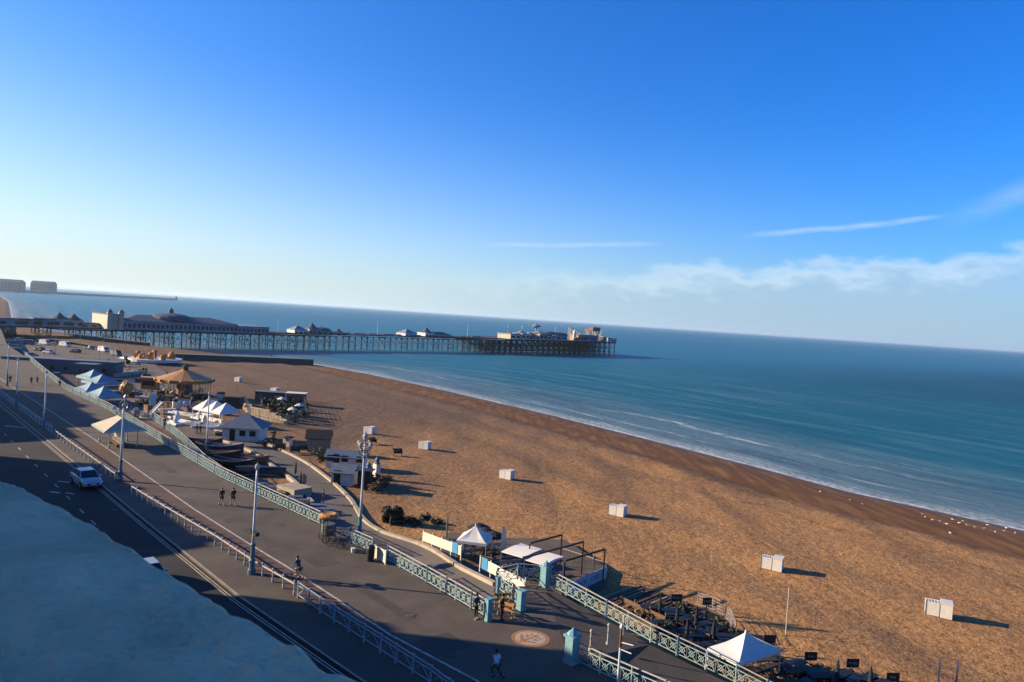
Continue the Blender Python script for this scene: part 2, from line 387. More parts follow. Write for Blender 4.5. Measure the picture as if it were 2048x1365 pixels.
# sea: level sheet in the same shore coordinates out to the horizon
dvals = [-6, 0, 2, 4, 7, 10, 15, 20, 30, 40, 60, 80, 120, 200, 400, 1000, 3000, 10000, 30000, 80000]
ssea = [-60000, -6000, -600, -200, -100]+frange(-50, 420, 10)+frange(420, 800, 20)+[900, 1100, 1396, 2000, 3000, 6000, 60000]
vs = []; at = []
for s_ in ssea:
    for d in dvals:
        p = E0*s_+N0*(shore(s_)+d); vs.append((p.x, p.y, -7.5)); at += [s_, d, 0]
nd = len(dvals)
fs = [(i*nd+j, i*nd+j+1, (i+1)*nd+j+1, (i+1)*nd+j) for i in range(len(ssea)-1) for j in range(nd-1)]
me = bpy.data.meshes.new('sea'); me.from_pydata(vs, [], fs); me.update()
a_ = me.attributes.new('sd', 'FLOAT_VECTOR', 'POINT'); a_.data.foreach_set('vector', at)
sea = bpy.data.objects.new('sea', me); C.objects.link(sea); sea['kind'] = 'structure'
m = bpy.data.materials.new('sea_water'); m.use_nodes = True; t = m.node_tree; b = t.nodes['Principled BSDF']; me.materials.append(m)
N = NT(t); attr = N.n('ShaderNodeAttribute', attribute_name='sd'); sdv = attr.outputs['Vector']
sp_ = N.n('ShaderNodeSeparateXYZ'); t.links.new(sdv, sp_.inputs[0]); S_, D_ = sp_.outputs[0], sp_.outputs[1]
wv = N.noise(N.mapping(sdv, (.02, .02, 1)), 1, 3)
Dw = N.m('ADD', D_, N.mr(wv, .3, .7, -9, 9))
shallow = N.mr(Dw, 4, 75, 1, 0, True); shallow2 = N.mr(Dw, 40, 500, 1, 0, True)
deep = N.mix(N.mr(N.noise(N.mapping(sdv, (.0016, .006, 1)), 1, 5, .65), .35, .65, 0, 1), (.0004, .026, .036), (.001, .058, .072))  # large noise paints dark patches and cloud shadows into the open water
lft = N.mr(S_, 150, 520, 0, .75, True)  # sun glare on the left sea, painted in as a brighter azure
c = N.mix(shallow2, deep, (.003, .076, .098)); c = N.mix(lft, c, (.018, .135, .215)); c = N.mix(shallow, c, (.075, .122, .135))
# streaks running with the shore
stv = N.noise(N.mapping(sdv, (.012, .11, 1)), 1, 5, .65)
c = N.mix(N.m('MULTIPLY', N.mr(stv, .50, .72, 0, .7), N.mr(Dw, 10, 300, 1, .22)), c, (.13, .21, .24))
c = N.mix(N.m('MULTIPLY', N.mr(stv, .30, .46, .7, 0), N.mr(Dw, 10, 300, 1, .5)), c, (.002, .030, .042))
# foam: water's edge, and two broken lines of small breakers
fn = N.noise(N.mapping(sdv, (.10, .5, 1)), 1, 5, .7); fn2 = N.noise(N.mapping(sdv, (.022, .02, 1)), 1, 3, .6); fn3 = N.noise(sdv, .9, 4, .7)
wob = N.m('ADD', D_, N.mr(fn2, .3, .7, -3, 3))
def band(v, c0, w_): return N.mr(N.m('ABSOLUTE', N.m('SUBTRACT', v, c0)), 0, w_, 1, 0, True)
edgef = N.m('MAXIMUM', N.m('MULTIPLY', N.mr(N.m('ADD', D_, N.mr(fn, .3, .7, -1.6, 1.6)), .2, 2.6, 1, 0, True), N.mr(fn3, .35, .6, .35, 1)), N.m('MULTIPLY', N.mr(N.m('ADD', D_, N.mr(fn2, .3, .7, -4, 4)), 3, 9, .55, 0, True), N.mr(fn3, .38, .62, .1, 1)))
wob2 = N.m('ADD', D_, N.mr(fn2, .3, .7, 7, -7))
b1 = N.m('MULTIPLY', band(wob2, 30, 2.4), N.mr(fn, .44, .60, 0, .8)); b2 = N.m('MULTIPLY', band(wob, 14, 1.1), N.mr(fn, .46, .62, 0, .8))
b3 = N.m('MULTIPLY', band(wob2, 46, 1.2), N.mr(fn, .52, .66, 0, .6)); b4 = N.m('MULTIPLY', band(wob, 6, .8), N.mr(fn, .50, .62, 0, .7))
mk = N.mr(N.noise(N.mapping(sdv, (.011, .004, 1)), 1, 2), .42, .56, .15, 1)
foam = N.m('MAXIMUM', edgef, N.m('MULTIPLY', N.m('MAXIMUM', N.m('MAXIMUM', b1, b2), N.m('MAXIMUM', b3, b4)), mk))
caps = N.m('MULTIPLY', N.mr(N.noise(N.mapping(sdv, (.07, .25, 1)), 1, 3, .6), .73, .78, 0, .5), N.mr(D_, 60, 400, .6, 1))
foam = N.m('MAXIMUM', foam, caps)
c = N.mix(foam, c, (.46, .48, .48))
t.links.new(c, b.inputs['Base Color']); b.inputs['IOR'].default_value = 1.16
t.links.new(N.mr(foam, 0, 1, .42, .8), b.inputs['Roughness']); b.inputs['Specular IOR Level'].default_value = .5
bp = N.n('ShaderNodeBump'); bp.inputs['Strength'].default_value = 1.0; bp.inputs['Distance'].default_value = .55
h1 = N.noise(N.mapping(sdv, (.06, .22, 1)), 1, 5, .6); h2 = N.noise(N.mapping(sdv, (.5, .9, 1)), 1, 3, .6)
t.links.new(N.m('ADD', N.m('MULTIPLY', h1, 1.6), N.m('MULTIPLY', h2, .35)), bp.inputs['Height']); t.links.new(bp.outputs[0], b.inputs['Normal'])

# upper promenade, road and pavement
RAIL = [(-330, 472), (-172, 252), (-140, 213), (-109.5, 174)] + [tuple(ps(*q)[:2]) for q in [(130, 780), (215, 820), (330, 890), (440, 955), (540, 1003), (640, 1050), (760, 1110), (860, 1170), (975, 1238)]]
KERB = [(-330, 400), (-150, 196), (-105, 146.5), (-70, 108), (-36.8, 71.4), (-31, 65), (-24.2, 57.6), (-17.6, 50.4), (-9, 42), (30, 4), (200, -160)]
ROADL = [(-345, 390), (-163, 186), (-118, 137), (-83, 98.5), (-50, 62), (-38, 49.5), (-22, 33.5), (18, -6), (188, -170)]
up = MB()
p1 = ps(1045, 1222); p2 = ps(1090, 1172); p0 = ps(990, 1174); b1_ = ps(1140, 1322); pA = ps(1003, 1246)
UP_SEA = RAIL + [tuple(p0[:2]), tuple(p2[:2]), tuple(b1_[:2]), tuple(ps(1290, 1388)[:2]), (30, 22), (200, -140)]
poly = KERB + UP_SEA[::-1]
up.prism(poly, -3.6, 0.0); up.build('promenade', A_prom, kind='structure')
def ribbon(a, b_, z, name, m, kind='structure', thick=None):
    mb = MB()
    for i in range(len(a)-1):
        q = [(a[i][0], a[i][1]), (b_[i][0], b_[i][1]), (b_[i+1][0], b_[i+1][1]), (a[i+1][0], a[i+1][1])]
        mb.add([(x, y, z) for x, y in q], [(0, 1, 2, 3)])
    o = mb.build(name, m, kind=kind)
    return o
mb = MB(); mb.prism(KERB+ROADL[::-1], -1.0, -.12); mb.build('road', A_road, kind='structure')
mb = MB(); mb.prism(ROADL+[(60, -260), (-700, -260), (-900, 200), (-500, 560)], -3.2, 0.002); mb.build('pavement', A_pave, kind='structure')
def offset(line, d):
    out = []
    for i, p in enumerate(line):
        a = Vector(line[max(0, i-1)]); b_ = Vector(line[min(len(line)-1, i+1)]); t_ = (b_-a).normalized(); n_ = Vector((-t_.y, t_.x))
        out.append((p[0]+n_.x*d, p[1]+n_.y*d))
    return out
def resample(line, st):
    out = [Vector(line[0][:2])]
    for a, b_ in zip(line, line[1:]):
        a = Vector(a[:2]); b_ = Vector(b_[:2]); L_ = (b_-a).length; n_ = max(1, round(L_/st))
        out += [a+(b_-a)*k/n_ for k in range(1, n_+1)]
    return out
CYC = [(-150, 204), (-100.5, 149)]+[tuple(ps(*q)[:2]) for q in [(190, 880), (290, 950), (390, 1020), (500, 1089), (600, 1150), (700, 1216), (780, 1270), (950, 1360)]]+[(8, 32), (30, 11)]
KF = [(-151, 198), (-104, 147.8)]+[tuple(ps(*q)[:2]) for q in [(110, 870), (255, 980), (332, 1030), (430, 1090), (530, 1160), (640, 1240), (760, 1310), (850, 1370)]]+[(5, 30.5), (28, 8)]
ribbon([(-151, 198.6), (-104, 148.2)]+[tuple(ps(x+4, y-2)[:2]) for x, y in [(110, 870), (255, 980), (332, 1030), (430, 1090), (530, 1160), (640, 1240), (760, 1310), (850, 1370)]]+[(5.2, 30.8), (28.2, 8.3)], CYC, .004, 'cycle_lane', A_cycle)
def line_on(pts, width, z, name, m, dash=None, kind='structure'):
    mb = MB(); pts = resample(pts, dash[0] if dash else 4)
    for i in range(len(pts)-1):
        a, b_ = pts[i], pts[i+1]; d = (b_-a)
        if dash: b_ = a+d.normalized()*dash[1]
        n_ = Vector((-d.y, d.x)).normalized()*width/2
        mb.add([(a.x+n_.x, a.y+n_.y, z), (a.x-n_.x, a.y-n_.y, z), (b_.x-n_.x, b_.y-n_.y, z), (b_.x+n_.x, b_.y+n_.y, z)], [(0, 1, 2, 3)])
    return mb.build(name, m, kind=kind)
line_on(CYC, .17, .009, 'cycle_lane_line', M['line'])
line_on(offset(KERB, -.28)[1:-1], .09, -.115, 'kerbside_line', M['yline'])
line_on(offset(KERB, -.50)[1:-1], .09, -.115, 'kerbside_line', M['yline'])
line_on(offset(KERB, .09)[1:-1], .16, .005, 'kerb_stone', M['stone'])
line_on(offset(KERB, -3.7)[1:-1], .13, -.115, 'lane_marking', M['line'], dash=(5.5, 1.7))
line_on(offset(ROADL, .55)[1:-1], .12, -.115, 'edge_marking', M['line'], dash=(3.2, 2.2))
mb = MB()
for cx, cy, L_, W_ in ((30, 854, 3.2, .5), (110, 985, 1.2, .4), (128, 964, 1.4, .3), (140, 987, 1.0, .3)):
    p = P(cx, cy, -.112); mb.box(p.x, p.y, -.116, L_, W_, .004, R(-10))
mb.build('road_lettering', M['line'], kind='structure')

# lower promenade road: curves along the beach and climbs a ramp to the plaza
Rr = [(430, 862, 0), (520, 885, 0), (600, 920, 0), (655, 958, 0), (700, 1000, 0), (726, 1040, .05), (765, 1066, .2), (850, 1095, .9), (920, 1137, 1.9), (990, 1172, 2.97)]
Lr = [(410, 880, 0), (480, 900, 0), (530, 920, 0), (575, 955, 0), (612, 995, 0), (640, 1045, .05), (690, 1085, .2), (800, 1140, .9), (900, 1200, 1.9), (985, 1240, 2.97)]
# rail line on the landward side (under the promenade edge)
Lw = [Lo(410, 880), Lo(480, 900), Lo(530, 920), Lo(575, 955), Lo(612, 995)] + [Vector((*RAIL[i], 0)) for i in (9, 9, 10, 11, 12)]
Lw[5] = Vector((-18.5, 72.5, 0)); Lw[6] = Vector((RAIL[9][0]+2, RAIL[9][1]-2.2, 0))
Rw = [P(x, y, ZL+h) for x, y, h in Rr]
mb = MB()
for i in range(len(Rr)-1):
    z0, z1 = ZL+Rr[i][2]+.01, ZL+Rr[i+1][2]+.01
    a, b_, c_, d_ = Lw[i], Rw[i], Rw[i+1], Lw[i+1]
    mb.hexa([(a.x, a.y, -4.2), (b_.x, b_.y, -4.2), (c_.x, c_.y, -4.2), (d_.x, d_.y, -4.2)], [(a.x, a.y, z0), (b_.x, b_.y, z0), (c_.x, c_.y, z1), (d_.x, d_.y, z1)])
mb.build('lower_promenade_road', A_low, kind='structure')
def kerb_wall(pts, w_, h0, h1, name, m, kind=None, **k):
    mb = MB()
    for a, b_ in zip(pts, pts[1:]):
        a = Vector(a); b_ = Vector(b_); d = (b_-a); n_ = Vector((-d.y, d.x, 0)).normalized()*w_/2
        mb.hexa([(*(a+n_)[:2], a.z+h0), (*(a-n_)[:2], a.z+h0), (*(b_-n_)[:2], b_.z+h0), (*(b_+n_)[:2], b_.z+h0)], [(*(a+n_)[:2], a.z+h1), (*(a-n_)[:2], a.z+h1), (*(b_-n_)[:2], b_.z+h1), (*(b_+n_)[:2], b_.z+h1)])
    return mb.build(name, m, kind=kind, **k)
def smooth_line(pts, n_=6):
    out = []
    for i in range(len(pts)-1):
        p0_, p1_, p2_, p3_ = pts[max(0, i-1)], pts[i], pts[i+1], pts[min(len(pts)-1, i+2)]
        for k in range(n_):
            u = k/n_; out.append(.5*((2*p1_)+(-p0_+p2_)*u+(2*p0_-5*p1_+4*p2_-p3_)*u*u+(-p0_+3*p1_-3*p2_+p3_)*u**3))
    return out+[pts[-1]]
kerb_wall(smooth_line(Rw), .42, -.9, .28, 'seaward_kerb_wall', M['stone'], label='pale stone kerb wall following the seaward curve of the lower road', cat='wall')
kerb_wall(smooth_line([Lo(*q) for q in [(448, 885), (500, 905), (545, 935), (590, 968), (625, 1010)]]), .4, -.3, .4, 'landward_kerb_wall', M['stone'], label='sunlit pale low wall on the inner curve of the lower road by the boats', cat='wall')
for off_, pl in ((0, [(765, 1083, .2), (850, 1122, .9), (925, 1160, 1.92)]), (1, [(745, 1098, .12), (800, 1124, .62), (850, 1148, 1.0)])):
    mb = MB(); q_ = [P(x, y, ZL+h+.03) for x, y, h in pl]
    for a, b_ in zip(q_, q_[1:]):
        d = (b_-a); n_ = Vector((-d.y, d.x, 0)).normalized()*.05; a1 = a+d*.04; b1 = a+d*.8 if off_ else b_
        mb.add([a1+n_, a1-n_, b1-n_, b1+n_], [(0, 1, 2, 3)])
    mb.build('ramp_marking', M['line'], kind='structure')
# far lower esplanade
mb = MB(); mb.prism([tuple(Lo(*q)[:2]) for q in [(455, 868), (430, 835), (345, 762), (330, 742), (300, 722), (240, 702), (150, 690), (60, 684), (-300, 672)]]+[(-420, 500)]+[(x-2, y-2) for x, y in RAIL[:8]]+[tuple(Lo(430, 905)[:2])], -3.6, ZL+.004)
mb.build('lower_esplanade', A_deck, kind='structure')
# ramp down on the right
Ra = [ps(1090, 1172), P(1300, 1290, -.75), P(1480, 1378, -1.5)]; Ra.append(Ra[2]+(Ra[2]-Ra[1])*3+Vector((0, 0, -1.0)))
Rb = [ps(1140, 1322), P(1200, 1352, -.5), P(1290, 1390, -1.2)]; Rb.append(Rb[2]+(Ra[3]-Ra[2])+Vector((0, 0, 0)))
mb = MB()
for i in range(3):
    a, b_, c_, d_ = Rb[i], Ra[i], Ra[i+1], Rb[i+1]
    z = [(-.004, -.004, -.75, -.6), (-.75, -.75, -1.5, -1.3), (-1.5, -1.5, -3, -3)][i]
    zz = [-.006, -.75, -1.5, -3.0]
    a_s = (a.x-1.2*(i > 0), a.y-1.2*(i > 0)); d_s = (d_.x-1.2, d_.y-1.2)
    mb.hexa([(*a_s, -4.5), (b_.x, b_.y, -4.5), (c_.x, c_.y, -4.5), (*d_s, -4.5)], [(*a_s, zz[i]), (b_.x, b_.y, zz[i]), (c_.x, c_.y, zz[i+1]), (*d_s, zz[i+1])])
mb.build('ramp', A_prom, kind='structure')

# ================================================================ BUILDINGS BEHIND THE ROAD (out of frame, casting the long shadows)
EV = Vector((.670, -.742, 0)).normalized(); NV = Vector((-.742, -.670, 0)).normalized(); F0 = Vector((-50.7, 68.6, 0))
def SN(s_, n_): p = F0+EV*s_+NV*n_; return (p.x, p.y)
BA = math.atan2(EV.y, EV.x)
def terrace(s0, s1, n0_, n1_, h, label, chim=(), wallm=None, chim_n=2.0):
    t_ = thing('terraced_house', label, 'building', (*SN((s0+s1)/2, n0_), 0), BA, 'seafront buildings behind the road')
    L_ = s1-s0; D_ = n1_-n0_; mb = MB(); mb.box(0, -D_/2, 0, L_, D_, h); mb.build('wall', wallm or M['stucco'], t_)
    r_ = MB(); r_.box(0, -D_/2, h, L_+.3, D_+.3, .35); rf = r_.build('roof', M['roofd'], t_)
    for c_ in chim:
        mb = MB(); mb.box(c_-(s0+s1)/2, -chim_n, h+.35, 1.4, .9, 1.3); mb.build('chimney', M['brick'], rf)
    k = int(L_//3.2)
    for fl in range(int((h-1)//3.4)):
        for i in range(k):
            x = -L_/2+(i+.5)*L_/k; mb = MB(); mb.box(x, .0, 1+fl*3.4, 1.2, .12, 1.9); wdw = mb.build('window', M['glassd'], t_)
terrace(8, 12.4, 12, 26, 14.1, 'cream stucco seafront house shading the near end of the road', (9.6,))
terrace(12.5, 60, 12, 26, 18.2, 'tall cream stucco hotel next to the rooftop viewpoint')
terrace(-40.8, -5.5, 12, 24, 12.6, 'cream stucco terrace shading the middle of the road behind the car', (-38, -30, -20, -10))
terrace(-76, -61, 12, 24, 13.4, 'lower cream house in the shaded far stretch of the road')
terrace(-98, -76.3, 12, 24, 16.2, 'high cream terrace in the shaded far stretch of the road', (-84, -92))
terrace(-118, -98.3, 12, 24, 16.9, 'farthest cream terrace beside the road', (-104,))
# the camera's own building and its rough parapet
terrace(62, 79, 11.5, 30, 27.5, 'added unseen block beside the viewpoint that keeps the parapet in shade')  # tall block out of view, added so that the parapet falls in shade
par = thing('rooftop_parapet', 'rough rendered parapet in blue shade filling the lower left corner', 'parapet', (-.9, 1.68, 19.9), 0)
pd = Vector((1.3, -1.0, 0)).normalized(); pn = Vector((-pd.y, pd.x, 0))*-1.0
if pn.y > 0: pn = -pn
mb = MB(); nx, ny = 260, 90; vs = []
pts_edge = [(-9, 8.4), (-1.507, 2.215), (-1.068, 1.885), (-.754, 1.60), (-.467, 1.352), (-.29, 1.205), (-.151, 1.115), (.6, .55), (3, -1.3)]
for i in range(nx+1):
    u = i/nx; x = -9+12*(u**.75 if False else u)
    x = -5+6.2*u; y0_ = lerp_tab(pts_edge, x)
    for j in range(ny+1):
        d = (j/ny)**1.3*2.3
        e_ = .010*(vnoise(x*20, 1, 2)-.5)+.010*(vnoise(x*60, 2, 4)-.5)+.006*(vnoise(x*150, 3, 4)-.5)
        round_ = -.010*max(0, 1-d/.02)**2
        q = Vector((x, y0_+e_, 0))+pn*(d-.022)
        z = round_+.012*(vnoise(q.x*7, q.y*7, 1)-.5)+.008*(vnoise(q.x*24, q.y*24, 2)-.5)+.004*(vnoise(q.x*70, q.y*70, 3)-.5)
        k_ = vnoise(q.x*11+3, q.y*11, 8)
        if k_ > .86: z -= (k_-.86)*.07
        vs.append((q.x, q.y, 19.9+z))
W_ = ny+1
fs = [(i*W_+j, i*W_+j+1, (i+1)*W_+j+1, (i+1)*W_+j) for i in range(nx) for j in range(ny)]
n0_ = len(vs)
for i in range(nx+1):                                   # outer face going down
    a = vs[i*W_]; vs.append((a[0], a[1], 18.2))
fs += [(n0_+i, i*W_, (i+1)*W_, n0_+i+1) for i in range(nx)]
mb.add(vs, fs)
KA_ = KA
mp = mat('rough_render', (.92, .64, .37), .95, .28, 2.6, .8, bscale=24)
wp(par, mb, 'coping', mp, smooth=True)
mb = MB(); mb.box(0, 0, 0, 12, 6, 18.15, 0); 
bb = thing('corner_building', 'building under the viewpoint that carries the rough parapet', 'building', (-2.0, -3.6, 0), math.atan2(pd.y, pd.x))
mb = MB(); mb.box(.5, .05, 0, 13, 7.0, 18.1); mb.build('wall', M['stucco'], bb)
mb = MB(); mb.box(.5, -.1, 18.1, 13, 6.6, .2); mb.build('roof', M['roofd'], bb)

# ================================================================ RAILINGS
def balustrade(pts, label, bay=2.0, h=1.25, group=None, post_m=None, name='promenade_railing'):
    """ornate iron railing along a 3-D line: dark blue posts, double top rail, pale lattice panels"""
    pts = [Vector(p) if len(p) == 3 else Vector((*p, 0)) for p in pts]
    t_ = thing(name, label, 'railing', tuple(pts[0]), 0, group)
    L_ = sum((b_-a).length for a, b_ in zip(pts, pts[1:])); nb = max(1, round(L_/bay))
    if nb > 98: nb = 98
    cum = [0]
    for a, b_ in zip(pts, pts[1:]): cum.append(cum[-1]+(b_-a).length)
    def atl(x):
        for i in range(len(pts)-1):
            if x <= cum[i+1]+1e-6: return pts[i]+(pts[i+1]-pts[i])*((x-cum[i])/(cum[i+1]-cum[i]))
        return pts[-1]
    Q = [atl(L_*i/nb) for i in range(nb+1)]
    rails = MB()
    for i, q in enumerate(Q):
        mb = MB(); big = (i % 3 == 0)
        r_ = .075 if big else .045
        mb.lathe([(r_*1.5, 0), (r_*1.5, .12), (r_, .18), (r_, h*.9), (r_*1.35, h*.93), (r_*1.35, h), (r_*.6, h+.03+.06*big)], 8, q.x, q.y, q.z)
        wp(t_, mb, 'post', (post_m or M['ironblue']) if big else M['iron'])
    for a, b_ in zip(Q, Q[1:]):
        u = Vector((0, 0, 1)); rails.bar(a+u*h, b_+u*h, .075, .06); 
        p = MB(); l1, l2 = .14, h-.30
        p.bar(a+u*l1, b_+u*l1, .05); p.bar(a+u*l2, b_+u*l2, .05)
        n_ = 3
        for k in range(n_):
            c0 = a+(b_-a)*(k/n_); c1 = a+(b_-a)*((k+1)/n_)
            p.bar(c0+u*l1, c1+u*l2, .04); p.bar(c0+u*l2, c1+u*l1, .04)
            cm = (c0+c1)/2+u*((l1+l2)/2); dd = (b_-a).normalized()*.2
            p.bar(cm-dd, cm+u*.2, .04); p.bar(cm+u*.2, cm+dd, .04); p.bar(cm+dd, cm-u*.2, .04); p.bar(cm-u*.2, cm-dd, .04)
            if k: p.bar(c0+u*l1, c0+u*l2, .035)
        wp(t_, p, 'lattice_panel', M['iron'])
    wp(t_, rails, 'top_rail', M['toprail'])
    return t_
def px3(l): return [P(x, y, z) for x, y, z in l]
R3 = [Vector((*p, 0)) for p in RAIL]
balustrade(R3[4:10][:6], 'longest blue and green lattice railing, on the seaward promenade edge up to the orange kiosk')
balustrade([R3[2]+Vector((0, 0, .0)), R3[3], R3[4]], 'distant pale lattice railing beyond the sunlit bend of the promenade', 2.6)
balustrade(px3([(775, 1122, 0), (860, 1170, 0), (975, 1238, 0)]), 'blue lattice railing above the ramp, ending at the gate by the round emblem')
balustrade(px3([(700, 1086, 0), (744, 1106, 0)]), 'short lattice railing piece between the turquoise lamp post and the black bin')
RA = [Ra[0], Ra[1], Ra[2], Ra[2]+(Ra[3]-Ra[2])*.5]
balustrade([v+Vector((.25, .15, 0)) for v in RA], 'blue lattice railing on the ramp beach side, in front of the square white tent')
balustrade([ps(1143, 1320), ps(1200, 1349), ps(1285, 1387), ps(1285, 1387)+(ps(1285, 1387)-ps(1200, 1349))*2], 'lattice railing starting at the turquoise pillar and running off the bottom edge')
balustrade(px3([(992, 1176, 0), (1042, 1216, 0)]), 'short diagonal lattice railing beside the gate by the emblem')
balustrade(px3([(994, 1170, 0), (1040, 1158, 0), (1086, 1142+22, 0)]), 'lattice railing closing the top of the ramp under the white canopies')
# viewing terrace and stair to the left of the shelter
balustrade(px3([(233, 838, 0), (300, 836, 0), (345, 868, -.2), (372, 893, -.5), (410, 930, -1.0), (455, 962, -1.6)]), 'greenish lattice railing on the seaward side of the sloping walkway above the boats')
mb = MB(); a_l = px3([(233, 838, 0), (300, 836, 0), (345, 868, -.2), (372, 893, -.5), (410, 930, -1.0), (455, 962, -1.6)])
b_l = [R3[5]+Vector((.8, -1.5, 0)), R3[5]+(R3[6]-R3[5])*.25, R3[6]+Vector((-4, 4, -.2)), R3[6]+Vector((1, -.2, -.5)), R3[6]+(R3[7]-R3[6])*.55+Vector((0, 0, -1.0)), R3[7]+Vector((.5, -.6, -1.6))]
for i in range(5):
    a, b_, c_, d_ = b_l[i], a_l[i], a_l[i+1], b_l[i+1]
    mb.hexa([(v.x, v.y, -3.4) for v in (a, b_, c_, d_)], [(v.x, v.y, v.z-.012) for v in (a, b_, c_, d_)])
mb.build('sloping_walkway', asphalt('reddish_paving', (.22, .14, .10), .15, .5, 4), kind='structure')

# kerbside fence: post and single rail in the distance, panelled guard railing near
def simple_fence(pts, label, sp, h, name, mode, group=None):
    pts = [Vector((*p[:2], 0)) for p in pts]
    Qs = []; res = resample([(p.x, p.y) for p in pts], sp)
    Qs = [Vector((q.x, q.y, 0)) for q in res][:100]
    t_ = thing(name, label, 'fence', tuple(Qs[0]), 0, group); rails = MB(); u = Vector((0, 0, 1))
    for q in Qs:
        mb = MB(); mb.lathe([(.085, 0), (.085, .25), (.06, .3), (.06, h*.86), (.09, h*.9), (.09, h), (.03, h+.05)], 8, q.x, q.y, 0); wp(t_, mb, 'post', M['fencep'])
    for a, b_ in zip(Qs, Qs[1:]):
        if mode == 'rail':
            rails.bar(a+u*h*.78, b_+u*h*.78, .085, .085)
        else:
            rails.bar(a+u*(h-.06), b_+u*(h-.06), .07, .06); p = MB(); p.bar(a+u*.22, b_+u*.22, .05); p.bar(a+u*(h-.28), b_+u*(h-.28), .05)
            m_ = (a+b_)/2; p.bar(a+u*.22, m_+u*(h-.28), .035); p.bar(m_+u*(h-.28), b_+u*.22, .035)
            wp(t_, p, 'brace_panel', M['fencep'])
    wp(t_, rails, 'rail', M['toprail'] if mode == 'rail' else M['fencep'])
FENCE = [(-104.6, 147.6)]+[tuple(ps(*q)[:2]) for q in [(108, 872), (250, 985), (330, 1030), (430, 1090), (530, 1158)]]
simple_fence([tuple(ps(*q)[:2]) for q in [(263, 988), (330, 1030), (430, 1090), (505, 1141), (588, 1190)]], 'pale post and single rail fence casting comb shadows across the cycle lane', 1.55, 1.0, 'kerbside_fence', 'rail')
simple_fence([tuple(ps(*q)[:2]) for q in [(110, 873), (230, 962)]], 'pale post and single rail fence in the far shade beside the road', 1.9, 1.0, 'kerbside_fence', 'rail')
simple_fence([(-138, 186), (-104.6, 147.6), tuple(ps(104, 868)[:2])], 'faint far guard rail fence in the deep shade at the left edge', 2.2, 1.1, 'kerbside_fence', 'panel')
simple_fence([tuple(ps(*q)[:2]) for q in [(596, 1196), (640, 1228), (760, 1306), (860, 1372)]]+[(3.5, 32)], 'panelled pale blue guard rail fence in the building shadow at bottom centre', 1.9, 1.15, 'kerbside_fence', 'panel')

# ================================================================ LAMP POSTS
def lamp(px, py, top_py, label, ornate=False, boxes=None, z=0.0, base=None, arms=0, hgt=None):
    f = P(px, py, z)
    lo_, hi_ = 0, 40
    h = hgt or 8.5
    t_ = thing('street_lamp', label, 'street lamp', tuple(f), BA, 'tall lamp posts along the promenade')
    b_ = MB(); b_.lathe([(.30, 0), (.30, .35), (.22, .42), (.20, .9), (.26, .95), (.26, 1.05), (.17, 1.15), (.15, 2.1), (.2, 2.15), (.2, 2.25), (.11, 2.35)], 10); b_.build('base', base or M['ironblue'], t_, smooth=False)
    p = MB(); p.lathe([(.12, 2.3), (.10, 4), (.085, h-1.2), (.075, h-.5)], 10); p.build('pole', M['palepole'], t_, smooth=True)
    if ornate:
        c = MB(); c.lathe([(.1, h-1.9), (.2, h-1.85), (.2, h-1.75), (.1, h-1.7)], 10); c.torus((0, 0, h-1.1), .55, .045, 'x'); c.torus((0, 0, h-1.1), .55, .045, 'y'); c.torus((0, 0, h-1.1), .42, .04, 'z'); c.torus((0, 0, h-.55), .3, .035, 'x'); c.build('scrollwork', M['steel'], t_)
        for k in range(4):
            a = k*math.pi/2+.4; x, y = .62*math.cos(a), .62*math.sin(a)
            am = MB(); am.bar((0, 0, h-1.45), (x, y, h-.95), .05); ar = am.build('arm', M['steel'], t_)
            l_ = MB(); l_.lathe([(.06, h-1.0), (.17, h-.7), (.19, h-.55), (.06, h-.40)], 8, x, y); l_.build('lantern', M['lglass'], t_)
        l_ = MB(); l_.lathe([(.08, h-.5), (.22, h-.15), (.25, h+.1), (.1, h+.28), (.02, h+.55)], 8); l_.build('lantern', M['lglass'], t_)
    else:
        l_ = MB(); l_.lathe([(.07, h-.42), (.15, h-.36), (.18, h-.2), (.16, h-.05), (.06, h+.02), (.02, h+.14)], 10); l_.build('lantern', M['lglass'], t_)
        if arms:
            for s_ in ((-1, 1) if arms == 2 else (1,)):
                am = MB(); am.bar((0, 0, h-1.0), (0, s_*.7, h-.3), .05); am.bar((0, s_*.7, h-.3), (0, s_*1.1, h-.28), .05); am.build('arm', M['steel'], t_)
                hd = MB(); hd.box(0, s_*1.3, h-.36, .22, .6, .12); hd.build('lamp_head', M['lglass'], t_)
    if boxes:
        for s_ in (-1, 1):
            s2 = MB(); s2.box(s_*.42, .0, boxes, .5, .32, .26, R(0)); s2.bar((0, 0, boxes+.13), (s_*.3, 0, boxes+.13), .05); s2.build('floodlight', M['dark'], t_)
    return t_
lamp(503, 1148, 930, 'pale lamp post with two black floodlights, beside the kerbside fence left of the cyclist', boxes=3.0, hgt=8.3)
lamp(240, 962, 820, 'pale lamp post standing in front of the seafront shelter near the white car', hgt=8.4)
lamp(88, 857, 745, 'lamp post in the shade with a blue base, second from the left edge', base=M['turq'], hgt=8.4, arms=1)
lamp(14, 772, 698, 'far lamp post at the left edge beside the bend of the road', hgt=8.6, arms=2)
lamp(32, 818, 722, 'thin lamp post in the dark shade near the left edge', hgt=8.4)
lamp(718, 1085, 878, 'ornate lamp post with turquoise base and a cluster of lanterns by the lower road', ornate=True, base=M['turq'], hgt=9.3)
g = P(1233, 1400, -.6); t_ = thing('signpost', 'slim weathered white post at the bottom edge between the two ramp railings', 'post', tuple(g), BA)
